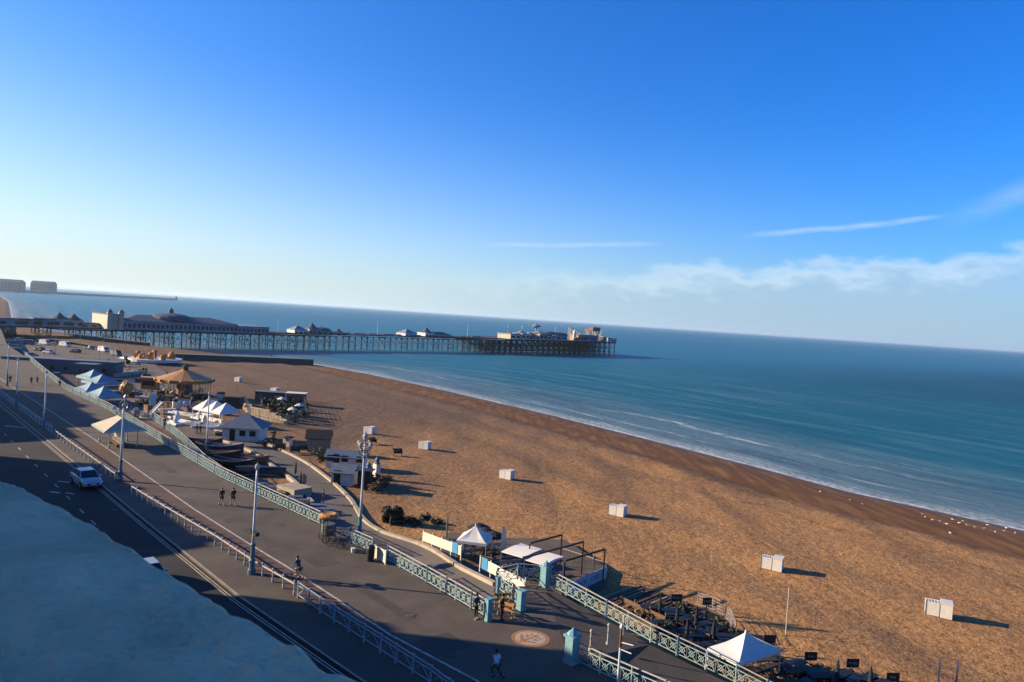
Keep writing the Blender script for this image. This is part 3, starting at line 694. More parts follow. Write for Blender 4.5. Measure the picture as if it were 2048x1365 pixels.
mb = MB(); mb.lathe([(.09, 0), (.07, .3), (.06, 3.0)], 10); mb.build('pole', M['palepole'], t_); mb = MB(); mb.lathe([(.075, 3.0), (.075, 4.1)], 10); mb.build('sleeve', M['wood'], t_); mb = MB(); mb.lathe([(.1, 4.1), (.12, 4.2), (.04, 4.35)], 8); mb.bar((0, 0, 3.3), (.9, 0, 3.45), .04); mb.bar((0, 0, 2.9), (.8, 0, 2.95), .04); mb.build('cap', M['white'], t_)
lamp(412, 915, 735, 'slim lamp post beside the striped blue tent on the esplanade', z=ZL, hgt=9.6)
# round amber globe ornament near the terrace
g = Lo(248, 872); t_ = thing('globe_ornament', 'amber latticed globe on a dark scrolled column between the blue tents and the shelter', 'ornament', tuple(g))
mb = MB(); mb.lathe([(.5, 0), (.5, .4), (.2, .6), (.16, 6.2), (.35, 6.4), (.1, 6.8)], 10); mb.torus((0, 0, 4.9), .95, .08, 'y'); mb.torus((0, 0, 4.9), .7, .08, 'x'); mb.bar((-1.8, 0, 4.6), (1.8, 0, 4.6), .1); mb.build('column', M['steel'], t_)
gl = MB(); gl.blob((0, 0, 7.9), .95, 12, 8)
for k in range(60):
    a, b_ = random.uniform(0, 6.28), random.uniform(-1.3, 1.3); c_ = Vector((math.cos(a)*math.cos(b_), math.sin(a)*math.cos(b_), math.sin(b_))); gl.blob(Vector((0, 0, 7.9))+c_*.95, .2, 5, 4)
gl.build('globe', M['gold'], t_)
for s_ in (-1, 1):
    mb = MB(); mb.blob((s_*1.8, 0, 4.5), .38, 10, 8); mb.build('lamp_globe', M['white'], t_)

# ================================================================ PILLARS, GATE, BOLLARDS, EMBLEM
def pillar(px, py, label, h=1.7, w_=.5, z=0, m=None, cap=True):
    f = P(px, py, z); t_ = thing('pillar', label, 'pillar', tuple(f), BA)
    mb = MB(); mb.box(0, 0, 0, w_*1.15, w_*1.15, .2); mb.box(0, 0, .2, w_, w_, h-.35); mb.build('shaft', m or M['turq2'], t_)
    c_ = MB(); c_.box(0, 0, h-.15, w_*1.3, w_*1.3, .14)
    if cap: c_.lathe([(w_*.6, h-.01), (w_*.5, h+.12), (w_*.18, h+.25), (.03, h+.4)], 8)
    c_.build('cap', M['turq2'] if cap else (m or M['turq2']), t_)
M['turq2'] = mat('light_turquoise_paint', (.22, .44, .50), .5, .15, 4)
pillar(1142, 1326, 'turquoise pillar with a domed cap at the start of the bottom railing', 1.75, .62)
pillar(975, 1241, 'pale blue gate pillar at the end of the railing above the ramp', 1.55, .42, cap=False)
pillar(1041, 1221, 'pale blue gate pillar on the beach side of the gap by the emblem', 1.45, .45, cap=False)
pillar(993, 1200, 'slender blue pillar at the corner of the ramp railings', 1.7, .25, cap=False)
pillar(1090, 1172, 'turquoise capped pillar below the corner of the white canopies', 1.6, .6)
def bollard(px, py, z, label):
    f = P(px, py, z); t_ = thing('bollard', label, 'bollard', tuple(f), 0, 'bollards across the top of the ramp')
    mb = MB(); mb.lathe([(.11, 0), (.11, .12), (.055, .16), (.05, 1.15), (.08, 1.2), (.09, 1.28), (.05, 1.36)], 8); mb.build('post', M['toprail'], t_)
    mb = MB(); mb.lathe([(.065, .75), (.065, .82)], 8); mb.build('collar', M['ironblue'], t_)
bollard(1180, 1302, -.003, 'slim bollard to the left of the signpost near the bottom right ramp')
bollard(1215, 1289, -.1, 'slim bollard just right of its twin beside the ramp signpost')
bollard(1246, 1270, -.3, 'slim bollard nearest the beach side railing of the ramp')
# emblem painted on the plaza
em = ps(1061, 1277); mb = MB(); er = 1.25
A_or = mat('emblem_orange', (.46, .20, .07), .8, .2, 5); A_wh = mat('emblem_white', (.50, .42, .32), .8, .25, 5)
t_ = thing('pavement_emblem', 'round orange and white compass emblem set in the plaza', 'emblem', (em.x, em.y, 0), BA)
mb = MB(); mb.lathe([(er, .002), (er, .006)], 40); mb.build('disc', A_or, t_)
mb = MB(); mb.lathe([(er*.8, .006), (er*.8, .010)], 40); mb.build('field', A_wh, t_)
mb = MB(); mb.prism([(-.1, -er*.78), (.1, -er*.78), (.06, .7), (-.06, .7)], .009, .014)
for s_ in (-1, 1):
    mb.prism([(s_*.1, -.8), (s_*.75, -.2), (s_*.62, -.1), (s_*.1, -.5)], .009, .0145); mb.prism([(s_*.1, .55), (s_*.5, .45), (s_*.5, .33), (s_*.1, .4)], .009, .015)
    mb.prism([(s_*.25, -.15), (s_*.6, .15), (s_*.25, .2)], .009, .0155)
mb.build('anchor_motif', A_or, t_)
# barrier frames by the gate
def barrier(px, py, rz, label):
    f = ps(px, py); t_ = thing('barrier', label, 'barrier', tuple(f), rz, 'barriers at the gate by the emblem')
    for x in (-.55, .55):
        mb = MB(); mb.bar((x, -.25, 0), (x, 0, 1.0), .06); mb.bar((x, .25, 0), (x, 0, 1.0), .06); mb.build('leg', M['woodl'], t_)
    mb = MB(); mb.box(0, 0, .72, 1.3, .06, .2); mb.box(0, 0, .38, 1.3, .06, .16); mb.build('board', M['orange'], t_)
barrier(1012, 1232, BA+.3, 'orange slatted barrier nearest the emblem at the gate')
barrier(1003, 1212, BA+1.1, 'orange slatted barrier turned sideways behind the standing person at the gate')

# ================================================================ SHELTER
f = ps(228, 893); t_ = thing('seafront_shelter', 'seafront shelter with a cream hipped canopy roof on slim posts over benches', 'shelter', (f.x, f.y+1.0, 0), BA+math.pi/2); t_.scale = (.9, .9, .9)
Lx, Ly, hz = 5.6, 7.4, 2.7
mb = MB(); a, b_ = Lx/2, Ly/2
rv = [(-a, -b_, hz), (a, -b_, hz), (a, b_, hz), (-a, b_, hz), (0, -b_*.35, hz+1.5), (0, b_*.35, hz+1.5)]
mb.add(rv, [(0, 1, 4), (1, 2, 5, 4), (2, 3, 5), (3, 0, 4, 5), (3, 2, 1, 0)]); rf = mb.build('roof', mat('shelter_roof', (.60, .52, .38), .7, .08, 1), t_)
mb = MB(); mb.bar((0, -b_*.4, hz+1.53), (0, b_*.4, hz+1.53), .16, .1); mb.build('ridge', M['toprail'], rf)
mb = MB()
for q, r_ in ((0, 1), (1, 2), (2, 3), (3, 0)): mb.bar(Vector(rv[q])+Vector((0, 0, -.12)), Vector(rv[r_])+Vector((0, 0, -.12)), .1, .16)
mb.build('fascia', M['iron'], rf)
for x in (-1.9, 0, 1.9):
    for y in (-2.7, 2.7):
        mb = MB(); mb.lathe([(.14, 0), (.14, .5), (.07, .6), (.06, 2.3), (.15, 2.6), (.2, 2.68)], 8, x, y); mb.build('post', M['iron'], t_)
mb = MB(); mb.box(0, 0, 0.05, .12, 4.6, 1.0); mb.build('wind_screen', M['ironblue'], t_)
mb = MB(); mb.box(0, 0, 1.05, .05, 4.6, 1.1); mb.build('glass', M['lglass'], t_)
for s_ in (-1, 1):
    mb = MB(); mb.box(s_*.5, 0, .42, .5, 4.4, .06); mb.box(s_*.5, -1.8, 0, .4, .08, .42); mb.box(s_*.5, 1.8, 0, .4, .08, .42); mb.box(s_*.22, 0, .45, .06, 4.4, .5); mb.build('bench', M['wood'], t_)

for k, (x, y, z, lab) in enumerate([(700, 1240, 0, 'round iron cover on the promenade right of the cyclist'), (820, 1230, 0, 'round iron cover near the long shadow on the promenade'), (560, 1050, 0, 'round iron cover between the walkers and the long railing'), (390, 930, 0, 'round iron cover beside the far part of the promenade'), (900, 1310, 0, 'round iron cover left of the round emblem'), (330, 1070, -.12, 'round iron cover in the sunlit lane of the road'), (230, 1020, -.12, 'round iron cover in the shaded lane behind the car'), (810, 1150, -2.0, 'round iron cover on the ramp below the railing')]):
    if z == -2.0: continue
    g = P(x, y, z); mb = MB(); mb.lathe([(.36, .003), (.36, .010), (.30, .012)], 18); mb.torus((0, 0, .008), .40, .012, 'z', 18, 4); o = mb.build('manhole_cover', M['concd'], label=lab, cat='manhole cover'); o.location = g
mb = MB()
for cx, cy, L_, W_ in ((520, 1075, 6, 1.1), (760, 1200, 8, .9), (640, 1120, 3, 2.2), (330, 935, 7, 1.0), (880, 1290, 2.4, 3.0), (470, 1040, 1.6, 2.0), (1180, 1345-40, 2.0, 1.4)):
    p = P(cx, cy); mb.box(p.x, p.y, -.004, L_, W_, .0105, BA)
mb.build('resurfaced_patches', asphalt('patch_asphalt', (.098, .083, .070), .12, .5, 6), kind='structure')

# ================================================================ CARS
def car(loc, rz, label, paint, s=1.0, name='car', kind='saloon', group=None):
    t_ = thing(name, label, 'van' if kind == 'van' else 'car', loc, rz, group); t_.scale = (s,)*3
    # sections along x (front +x): x, half width, sill z, belt z
    if kind == 'van':
        S = [(-2.5, .86, .42, 1.1), (-2.42, .95, .30, 1.15), (0, .98, .26, 1.15), (1.6, .97, .28, 1.12), (2.2, .92, .30, .98), (2.48, .80, .38, .85)]
        Gh = [(-2.46, .90, .84), (-2.40, .93, 2.05), (1.0, .93, 2.08), (1.9, .90, 1.25)]
    else:
        S = [(-2.15, .70, .45, .88), (-2.05, .84, .32, .98), (-1.3, .90, .24, 1.02), (0, .91, .22, .99), (1.0, .90, .24, .96), (1.75, .86, .28, .84), (2.05, .76, .32, .72), (2.16, .60, .40, .64)]
    mb = MB(); vs = []
    for x, w_, z0, z1 in S: vs += [(x, -w_*.92, z0), (x, -w_, (z0+z1)/2-.02), (x, -w_*.97, z1-.08), (x, -w_*.86, z1), (x, w_*.86, z1), (x, w_*.97, z1-.08), (x, w_, (z0+z1)/2-.02), (x, w_*.92, z0)]
    fs = []
    for i in range(len(S)-1):
        for j in range(8): k = (j+1) % 8; fs.append((i*8+j, i*8+k, (i+1)*8+k, (i+1)*8+j))
    fs += [tuple(range(7, -1, -1)), tuple(range((len(S)-1)*8, len(S)*8))]
    mb.add(vs, fs); mb.build('body', paint, t_, smooth=False)
    if kind == 'van':
        cab = [(-2.42, .90, 1.1), (-2.36, .84, 2.05), (1.05, .84, 2.08), (1.95, .86, 1.08)]
    else:
        cab = [(-1.95, .80, .98), (-1.15, .62, 1.42), (.25, .62, 1.44), (1.12, .78, .95)]
    (x0, w0, z0), (x1, w1, z1), (x2, w2, z2), (x3, w3, z3) = cab
    mb = MB(); mb.add([(x0, -w0, z0), (x3, -w3, z3), (x3, w3, z3), (x0, w0, z0), (x1, -w1, z1), (x2, -w2, z2), (x2, w2, z2), (x1, w1, z1)], [(3, 2, 1, 0), (4, 5, 6, 7), (0, 1, 5, 4), (1, 2, 6, 5), (2, 3, 7, 6), (3, 0, 4, 7)])
    mb.build('windows' if kind != 'van' else 'cab', M['glassd'] if kind != 'van' else paint, t_)
    mb = MB(); mb.box((x1+x2)/2, 0, z1, (x2-x1)*1.02, w1*2.04, .05)
    for s_ in (-1, 1):
        mb.bar((x1, s_*w1, z1+.02), (x0, s_*w0*1.01, z0), .07); mb.bar((x2, s_*w2, z2+.02), (x3, s_*w3*1.01, z3), .06); mb.bar(((x1+x2)/2, s_*w1*1.02, z1), ((x0+x3)/2, s_*w0*1.03, z0), .06)
    mb.build('roof', paint, t_)
    if kind == 'van':
        mb = MB(); mb.add([(x2+.08, -w2+.08, z2-.12), (x2+.08, w2-.08, z2-.12), (x3-.02+.03, w3-.06, z3+.1), (x3-.02+.03, -w3+.06, z3+.1), (x2-.05, -w2+.08, z2-.2), (x2-.05, w2-.08, z2-.2), (x3-.3, w3-.06, z3), (x3-.3, -w3+.06, z3)], [(0, 1, 2, 3), (7, 6, 5, 4), (0, 4, 5, 1), (1, 5, 6, 2), (2, 6, 7, 3), (3, 7, 4, 0)]); mb.build('windscreen', M['glassd'], t_)
    for sx_ in (-1.32, 1.35):
        for sy in (-1, 1):
            mb = MB(); mb.cyl((sx_, sy*.70, .33), (sx_, sy*.93, .33), .33, n=16); wh = mb.build('wheel', M['rubber'], t_)
            mb = MB(); mb.cyl((sx_, sy*.92, .33), (sx_, sy*.945, .33), .21, n=12); mb.build('rim', M['steel'], wh)
    fx = S[-1][0]
    for s_ in (-1, 1):
        mb = MB(); mb.box(fx-.12, s_*.62, S[-2][3]-.14, .22, .3, .12); mb.build('headlight', M['lampw'], t_)
        mb = MB(); mb.box(x3-.35, s_*(w3+.2), z3-.02, .12, .22, .15); mb.build('wing_mirror', paint, t_)
    mb = MB(); mb.box(fx-.03, 0, .42, .1, .95, .17); mb.build('grille', M['dark'], t_)
    mb = MB(); mb.box(fx+.02, 0, .46, .03, .5, .1); mb.build('number_plate', M['white'], t_)
    return t_
pc = P(160, 978, -.12); car((pc.x-.3, pc.y+1.6, -.12), BA+.06, 'silver blue car driving toward the viewer in the building shadow', M['silver'], s=1.12)
pc = P(300, 1168, -.12); car((pc.x-.2, pc.y+.1, -.12), BA, 'light blue car mostly hidden behind the parapet, only its roof showing', M['silver'])
def lowcar(px, py, rz, label, m, kind='saloon', z=ZL):
    f = P(px, py, z+.004); car(tuple(f), rz, label, m, kind=kind, group='cars and vans parked on the far esplanade', name='parked_van' if kind == 'van' else 'parked_car')
lowcar(130, 694, R(-20), 'white van in the far car park, left of the pale blue car', M['whitecar'], 'van')
lowcar(178, 699, R(160), 'pale blue grey car parked beside the dark sea wall', M['bluecar'])
lowcar(207, 704, R(-30), 'white van nearest the beach at the far end of the esplanade', M['whitecar'], 'van')
lowcar(20, 684, R(30), 'white car at the left edge of the far esplanade', M['whitecar'])
lowcar(40, 683, R(35), 'second white car just right of the one at the left edge', M['whitecar'])
lowcar(215, 733, R(-60), 'dark car with a white roof on the esplanade below the far shingle', M['navy'])
lowcar(32, 708, R(10), 'blue grey van in the shade at the left of the esplanade', M['bluecar'], 'van')
lowcar(112, 690, R(-15), 'dark car far behind the white van on the esplanade', M['navy'])

for k, (x, y, m_, kd) in enumerate([(6, 692, 'navy', 'saloon'), (58, 690, 'bluecar', 'van'), (78, 702, 'navy', 'saloon'), (98, 708, 'whitecar', 'saloon'), (62, 714, 'bluecar', 'saloon'), (150, 706, 'navy', 'saloon'), (232, 712, 'navy', 'van'), (20, 718, 'navy', 'saloon'), (246, 722, 'bluecar', 'saloon'), (90, 690, 'whitecar', 'van')]):
    lowcar(x, y, R([-25, 10, 160, -15, 40, 170, -30, 20, 150, -20][k]), ['dark car cut by the left edge of the far esplanade', 'blue grey van behind the row of white cars at the left', 'dark car in front of the blue grey van at the left', 'small white car below the white van on the far esplanade', 'blue grey car nearest the bend of the promenade railing', 'dark car between the white van and the arcade roof', 'dark van below the far groyne, right of the nearer white van', 'dark car in the shade beside the far lamp post at the left edge', 'blue grey car at the right end of the far parked cars', 'white van left of the other white van on the far esplanade'][k], M[m_], kd)
for k, (x, y, h) in enumerate([(45, 700, 7), (110, 712, 7.5), (160, 700, 7), (198, 722, 6.5), (225, 745, 7), (70, 722, 6.5), (250, 700, 6), (290, 735, 5.5)]):
    g = Lo(x, y); t_ = thing('lighting_column', 'slim grey lighting column among the parked cars and stalls of the far esplanade', 'street lamp', tuple(g), .3*k, 'lighting columns on the far esplanade')
    mb = MB(); mb.lathe([(.13, 0), (.09, 1), (.06, h)], 8); mb.build('pole', M['steel'], t_); mb = MB(); mb.bar((0, 0, h), (.9, 0, h+.15), .06); mb.box(1.1, 0, h+.08, .5, .2, .1); mb.build('lamp_head', M['palepole'], t_)
for k, (a, b_) in enumerate([((60, 728), (150, 722)), ((150, 716), (260, 728)), ((228, 755), (292, 748)), ((20, 735), (60, 748))]):
    p, q = Lo(*a), Lo(*b_); kerb_wall([p, q], .4, 0, 1.0, 'esplanade_wall', M['conc' if k % 2 else 'stone'], label=['low pale wall below the parked cars at the far left', 'low grey wall across the middle of the far esplanade', 'low pale wall beside the blue canopies', 'short grey wall at the bend of the promenade'][k], cat='wall')

# ================================================================ PEOPLE
def skin_mesh(name, verts, edges, rad, m, parent, root=0, sub=1):
    me = bpy.data.meshes.new(name); me.from_pydata(verts, edges, []); me.materials.append(m)
    o = bpy.data.objects.new(name, me); C.objects.link(o); o.parent = parent
    sk = o.modifiers.new('skin', 'SKIN'); sk.use_smooth_shade = True
    if not me.skin_vertices: me.attributes
    for i, r_ in enumerate(rad):
        v = me.skin_vertices[0].data[i]; v.radius = (r_, r_) if not isinstance(r_, tuple) else r_
        v.use_root = (i == root)
    ss = o.modifiers.new('sub', 'SUBSURF'); ss.levels = sub; ss.render_levels = sub
    return o
POSES = {
 'stand': dict(hip=.93, kn=((-.10, .02, .50), (.10, .03, .50)), an=((-.11, -.02, .09), (.11, .02, .09)), el=((-.25, -.02, 1.12), (.25, -.02, 1.12)), wr=((-.25, .08, .90), (.25, .08, .90)), lean=0),
 'walk': dict(hip=.92, kn=((-.10, .20, .52), (.10, -.02, .50)), an=((-.11, .30, .12), (.11, -.32, .16)), el=((-.26, -.14, 1.14), (.26, .08, 1.14)), wr=((-.25, -.12, .90), (.24, .26, .98)), lean=.03),
 'run': dict(hip=.92, kn=((-.10, .36, .66), (.10, -.06, .52)), an=((-.11, .16, .30), (.11, -.46, .42)), el=((-.27, -.24, 1.18), (.27, .05, 1.14)), wr=((-.22, .02, 1.06), (.22, .30, 1.20)), lean=.10),
 'cycle': dict(hip=.98, kn=((-.12, .36, .86), (.12, .22, .60)), an=((-.12, .18, .48), (.12, .16, .22)), el=((-.27, .30, 1.28), (.27, .30, 1.28)), wr=((-.24, .50, 1.10), (.24, .50, 1.10)), lean=.30),
 'sit': dict(hip=.48, kn=((-.12, .42, .50), (.12, .42, .50)), an=((-.12, .44, .09), (.12, .46, .09)), el=((-.25, .02, .72), (.25, .02, .72)), wr=((-.16, .26, .58), (.16, .26, .58)), lean=.05),
}
def cloth(name, col): return mat(name, col, .85, .15, 6)
def person(loc, rz, pose, label, top=(.02, .02, .02), bottom=(.02, .02, .025), short=True, sleeves=True, hair='hair', s=1.0, bag=None, group=None):
    t_ = thing('person', label, 'person', loc, rz, group); t_.scale = (s,)*3
    q = POSES[pose]; h = q['hip']; l = q['lean']; T = h-.93
    V_ = Vector; sh = h+.50
    verts = [V_((0, 0, h)), V_((0, l*.45, h+.22)), V_((0, l*.85, h+.42)), V_((0, l+.01, h+.56)), V_((0, l+.03, h+.67)), V_((0, l+.03, h+.78))]
    rad = [(.145, .105), (.125, .09), (.155, .10), .052, (.075, .092), (.068, .085)]
    edges = [(0, 1), (1, 2), (2, 3), (3, 4), (4, 5)]
    verts.append(V_((0, l+.13, h+.655))); rad.append(.017); edges.append((4, 6))          # nose
    idx = 7; hands = []
    for k in (0, 1):
        s_ = -1 if k == 0 else 1
        e_, w_ = V_(q['el'][k]), V_(q['wr'][k])
        if pose not in ('sit',): pass
        S_ = V_((s_*.17, l*.92, h+.47)); d = (w_-e_).normalized(); hd = w_+d*.08
        verts += [S_, e_, w_, hd]; rad += [.062, .043, .030, (.038, .018)]
        edges += [(2, idx), (idx, idx+1), (idx+1, idx+2), (idx+2, idx+3)]; hi = idx+3; idx += 4
        side = d.orthogonal().normalized()
        for fi, (off, ln) in enumerate(((-.026, .062), (-.009, .072), (.009, .068), (.026, .052))):
            a = hd+side*off+d*.03; b_ = a+d*ln*.6; c_ = b_+d*ln*.35+V_((0, -.018, -.012))
            verts += [b_, c_]; rad += [.0085, .0075]; edges += [(hi, idx), (idx, idx+1)]; idx += 2
        th = w_+d*.04+side*.045*(1); verts += [th, th+d*.035]; rad += [.010, .009]; edges += [(idx-11, idx), (idx, idx+1)] if False else [(hi, idx), (idx, idx+1)]; idx += 2
    for k in (0, 1):
        s_ = -1 if k == 0 else 1
        kn, an = V_(q['kn'][k]), V_(q['an'][k]); H_ = V_((s_*.085, 0, h-.06))
        toe = an+V_((0, .16, -.05)) if an.z < .35 else an+V_((0, .13, -.09))
        verts += [H_, kn, an, toe]; rad += [.088, .056, .038, (.042, .028)]
        edges += [(0, idx), (idx, idx+1), (idx+1, idx+2), (idx+2, idx+3)]; idx += 4
    skin_mesh('body', verts, edges, rad, M['skin'], t_)
    # top
    tv = [V_((0, 0, h+.02)), V_((0, l*.45, h+.22)), V_((0, l*.85, h+.42)), V_((0, l*.95, h+.50))]; tr = [(.165, .125), (.145, .11), (.175, .12), .085]; te = [(0, 1), (1, 2), (2, 3)]; i = 4
    for k in (0, 1):
        s_ = -1 if k == 0 else 1; e_, w_ = V_(q['el'][k]), V_(q['wr'][k]); S_ = V_((s_*.175, l*.92, h+.47)); ee = S_+(e_-S_)*(.7 if not sleeves else 1)
        tv += [S_, ee]; tr += [.078, .06]; te += [(2, i), (i, i+1)]; i += 2
        if sleeves: tv.append(w_); tr.append(.045); te.append((i-1, i)); i += 1
    skin_mesh('shirt' if not sleeves else 'jacket', tv, te, tr, cloth('cloth_%02d_%02d_%02d' % tuple(int(c*99) for c in top), top), t_)
    bv = [V_((0, 0, h+.04))]; br = [(.155, .12)]; be = []; i = 1
    for k in (0, 1):
        s_ = -1 if k == 0 else 1; kn, an = V_(q['kn'][k]), V_(q['an'][k]); H_ = V_((s_*.088, 0, h-.06))
        bv += [H_, H_+(kn-H_)*(.75 if short else 1)]; br += [.108, .085 if short else .072]; be += [(0, i), (i, i+1)]; i += 2
        if not short: bv.append(kn+(an-kn)*.9); br.append(.058); be.append((i-1, i)); i += 1
    skin_mesh('shorts' if short else 'trousers', bv, be, br, cloth('cloth_%02d_%02d_%02d' % tuple(int(c*99) for c in bottom), bottom), t_)
    mb = MB(); c_ = Vector((0, l+.0, h+.735)); mb.blob(c_, .105, 10, 8, 1.05)
    mb.v = [v for v in mb.v]; o = mb.build('hair', M[hair], t_, smooth=True)
    for k in (0, 1):
        an = V_(q['an'][k]); mb = MB(); z0 = an.z-.09
        mb.hexa([(an.x-.05, an.y-.08, z0), (an.x+.05, an.y-.08, z0), (an.x+.05, an.y+.20, z0), (an.x-.05, an.y+.20, z0)], [(an.x-.04, an.y-.07, z0+.1), (an.x+.04, an.y-.07, z0+.1), (an.x+.03, an.y+.18, z0+.05), (an.x-.03, an.y+.18, z0+.05)]); mb.build('shoe', M['dark'] if k < 9 else M['white'], t_)
    return t_
PA = BA-math.pi/2
person(tuple(ps(443, 1011)), PA+math.pi, 'walk', 'person in black top and shorts, left one of the pair walking by the railing', hair='hairl', s=1.02)
person(tuple(ps(466, 1011)), PA+math.pi, 'walk', 'person in black top and shorts, right one of the pair walking by the railing', hair='hair', s=1.02)
person(tuple(ps(992, 1362)), PA+math.pi, 'run', 'person jogging in a white top and dark leggings near the bottom edge', top=(.62, .68, .74), bottom=(.05, .06, .08), short=False, s=1.02)
cy = ps(598, 1163)
person((cy.x, cy.y, .05), PA+math.pi+.25, 'cycle', 'person riding a bicycle on the cycle lane in a dark blue top', top=(.05, .10, .15), bottom=(.015, .015, .02), sleeves=True, hair='hair')
person(tuple(ps(1003, 1240)), PA+.6, 'stand', 'person in black standing between the gate pillars', short=False, s=1.04)
person(tuple(ps(951, 1238)), PA, 'stand', 'person in dark blue leaning at the end of the railing left of the gate', top=(.04, .07, .13), short=False)
person(tuple(Lo(646, 1008)), PA+1, 'stand', 'person in dark clothes standing on the lower road curve', short=False)
person(tuple(ps(62, 770)), PA, 'walk', 'person in dark clothes, left one of two far walkers on the sunlit promenade', short=False, group='far walkers on the promenade')
person(tuple(ps(74, 769)), PA, 'walk', 'person in grey, right one of two far walkers on the sunlit promenade', top=(.12, .12, .13), short=False, group='far walkers on the promenade')
person(tuple(ps(119, 776)), PA, 'walk', 'person in black near the far start of the lattice railing', short=False, group='far walkers on the promenade')
person(tuple(ps(20, 767)), PA, 'stand', 'person in dark clothes at the left edge beside the far lamp post', short=False)
person(tuple(P(328, 858, -.1)), PA+2, 'stand', 'person in black at the corner of the sloping walkway', short=False, s=1.1)
person(tuple(Lo(400, 868)), PA+2, 'walk', 'person in dark clothes walking by the foot of the slim lamp post', top=(.1, .04, .03), short=False)
person(tuple(Lo(393, 868)), PA+2, 'walk', 'person in a black jacket beside the walker near the slim lamp post', short=False)

# bicycles
def bicycle(loc, rz, label, m, group=None, name='bicycle', s=1.0):
    t_ = thing(name, label, 'bicycle', loc, rz, group); t_.scale = (s,)*3
    for y in (-.5, .52):
        mb = MB(); mb.torus((0, y, .34), .32, .022, 'x', 18, 5); wh = mb.build('wheel', M['rubber'], t_)
        mb = MB()
        for k in range(6): a = k*math.pi/6; mb.bar((0, y-.3*math.cos(a), .34-.3*math.sin(a)), (0, y+.3*math.cos(a), .34+.3*math.sin(a)), .006)
        mb.build('spokes', M['steel'], wh)
    mb = MB()
    for p_, q_ in (((0, -.5, .34), (0, -.08, .30)), ((0, -.5, .34), (0, -.15, .78)), ((0, -.08, .30), (0, -.18, .86)), ((0, -.08, .30), (0, .36, .74)), ((0, -.14, .74), (0, .34, .80)), ((0, .32, .95), (0, .52, .34))): mb.bar(p_, q_, .035)
    mb.build('frame', m, t_)
    mb = MB(); mb.box(0, -.2, .88, .14, .26, .05); mb.build('saddle', M['dark'], t_)
    mb = MB(); mb.bar((-.27, .40, 1.02), (.27, .40, 1.02), .03); mb.bar((0, .33, .94), (0, .40, 1.02), .03); mb.build('handlebar', M['steel'], t_)
    return t_
bicycle((cy.x, cy.y, 0), PA+math.pi+.25, 'dark bicycle ridden along the cycle lane', M['dark'], s=1.04)
for k, (x, y) in enumerate([(652, 1082), (662, 1088), (672, 1092), (682, 1096), (692, 1099), (702, 1102)]):
    p = ps(x, y); bicycle(tuple(p), PA+.5+.15*((k*7) % 5), 'one of the dark hire bicycles crowded beside the orange topped kiosk', [M['dark'], M['navy'], M['steel']][k % 3], 'hire bicycles beside the kiosk')
# kiosk with orange top
f = ps(655, 1078); t_ = thing('drum_kiosk', 'small round kiosk with an orange rimmed top at the end of the long railing', 'kiosk', tuple(f), BA)
mb = MB(); mb.lathe([(.55, .35), (.62, .5), (.62, 1.3), (.58, 1.35)], 14); mb.build('counter', mat('grey_blue_paint', (.10, .13, .16), .6, .2, 4), t_)
mb = MB(); [mb.bar((x, y, 0), (x*.8, y*.8, 2.0), .05) for x, y in ((-.6, -.5), (.6, -.5), (.6, .5), (-.6, .5))]; mb.build('frame', M['woodd'], t_)
mb = MB(); mb.lathe([(.45, 1.85), (.85, 1.95), (.9, 2.12), (.62, 2.28), (.3, 2.2)], 16); mb.build('canopy', M['gold'], t_)
def small(px, py, z, name, label, cat, fn, mtl, rz=BA, group=None, bz=None):
    f = P(px, py, z) if z is not None else G(px, py); mb = MB(); fn(mb); o = mb.build(name, mtl, label=label, cat=cat, group=group); o.location = f; o.rotation_euler = (0, 0, rz); return o
f = ps(653, 1082)
small(740, 1122, 0, 'litter_bin', 'black litter bin between the white panel and the lamp post', 'bin', lambda b: (b.lathe([(.28, 0), (.32, .1), (.34, 1.0), (.38, 1.05), (.3, 1.25), (.1, 1.32)], 12)), M['dark'])
small(706, 1105, 0, 'bucket', 'small white bucket at the foot of the railing by the bicycles', 'bucket', lambda b: (b.lathe([(.16, 0), (.2, .35), (.22, .36), (.18, .37)], 10)), M['white'])
def panel_board(b): b.box(0, 0, .12, 1.7, .06, 1.0); b.box(-.8, 0, 0, .08, .1, 1.2); b.box(.8, 0, 0, .08, .1, 1.2)
small(760, 1124, 0, 'infill_hoarding', 'cream panel filling the gap in the railing beside the bin', 'panel', panel_board, M['cream'])

def shrub(loc, r_, h, n_, label, m, stem=True, flat=1.0, seed=1, leafs=.16, group=None):
    rnd = random.Random(seed); t_ = thing('shrub', label, 'shrub', loc, 0, group); mb = MB()
    cl = [(rnd.gauss(0, r_*.34), rnd.gauss(0, r_*.34), h*.5+rnd.uniform(-.32, .34)*h) for _ in range(14)]
    for _ in range(n_):
        c_ = cl[rnd.randrange(14)]; v = Vector((rnd.gauss(0, 1), rnd.gauss(0, 1), rnd.gauss(0, 1))).normalized()*rnd.uniform(.1, .42)*r_
        p = Vector((c_[0]+v.x, c_[1]+v.y, max(.05, (c_[2]+v.z*flat)))); a = Vector((rnd.uniform(-1, 1), rnd.uniform(-1, 1), rnd.uniform(-.5, .8))).normalized(); b_ = a.orthogonal().normalized(); s_ = leafs*rnd.uniform(.6, 1.4)
        mb.add([p-a*s_, p+b_*s_*.5, p+a*s_, p-b_*s_*.5], [(0, 1, 2, 3)])
    mb.build('foliage', m, t_)
    mb = MB()
    for k in range(6): a = k*1.05; mb.cyl((0, 0, 0), (math.cos(a)*r_*.55, math.sin(a)*r_*.55, h*.7), .05, .02, 5)
    mb.build('stem', M['bark'], t_)
    return t_

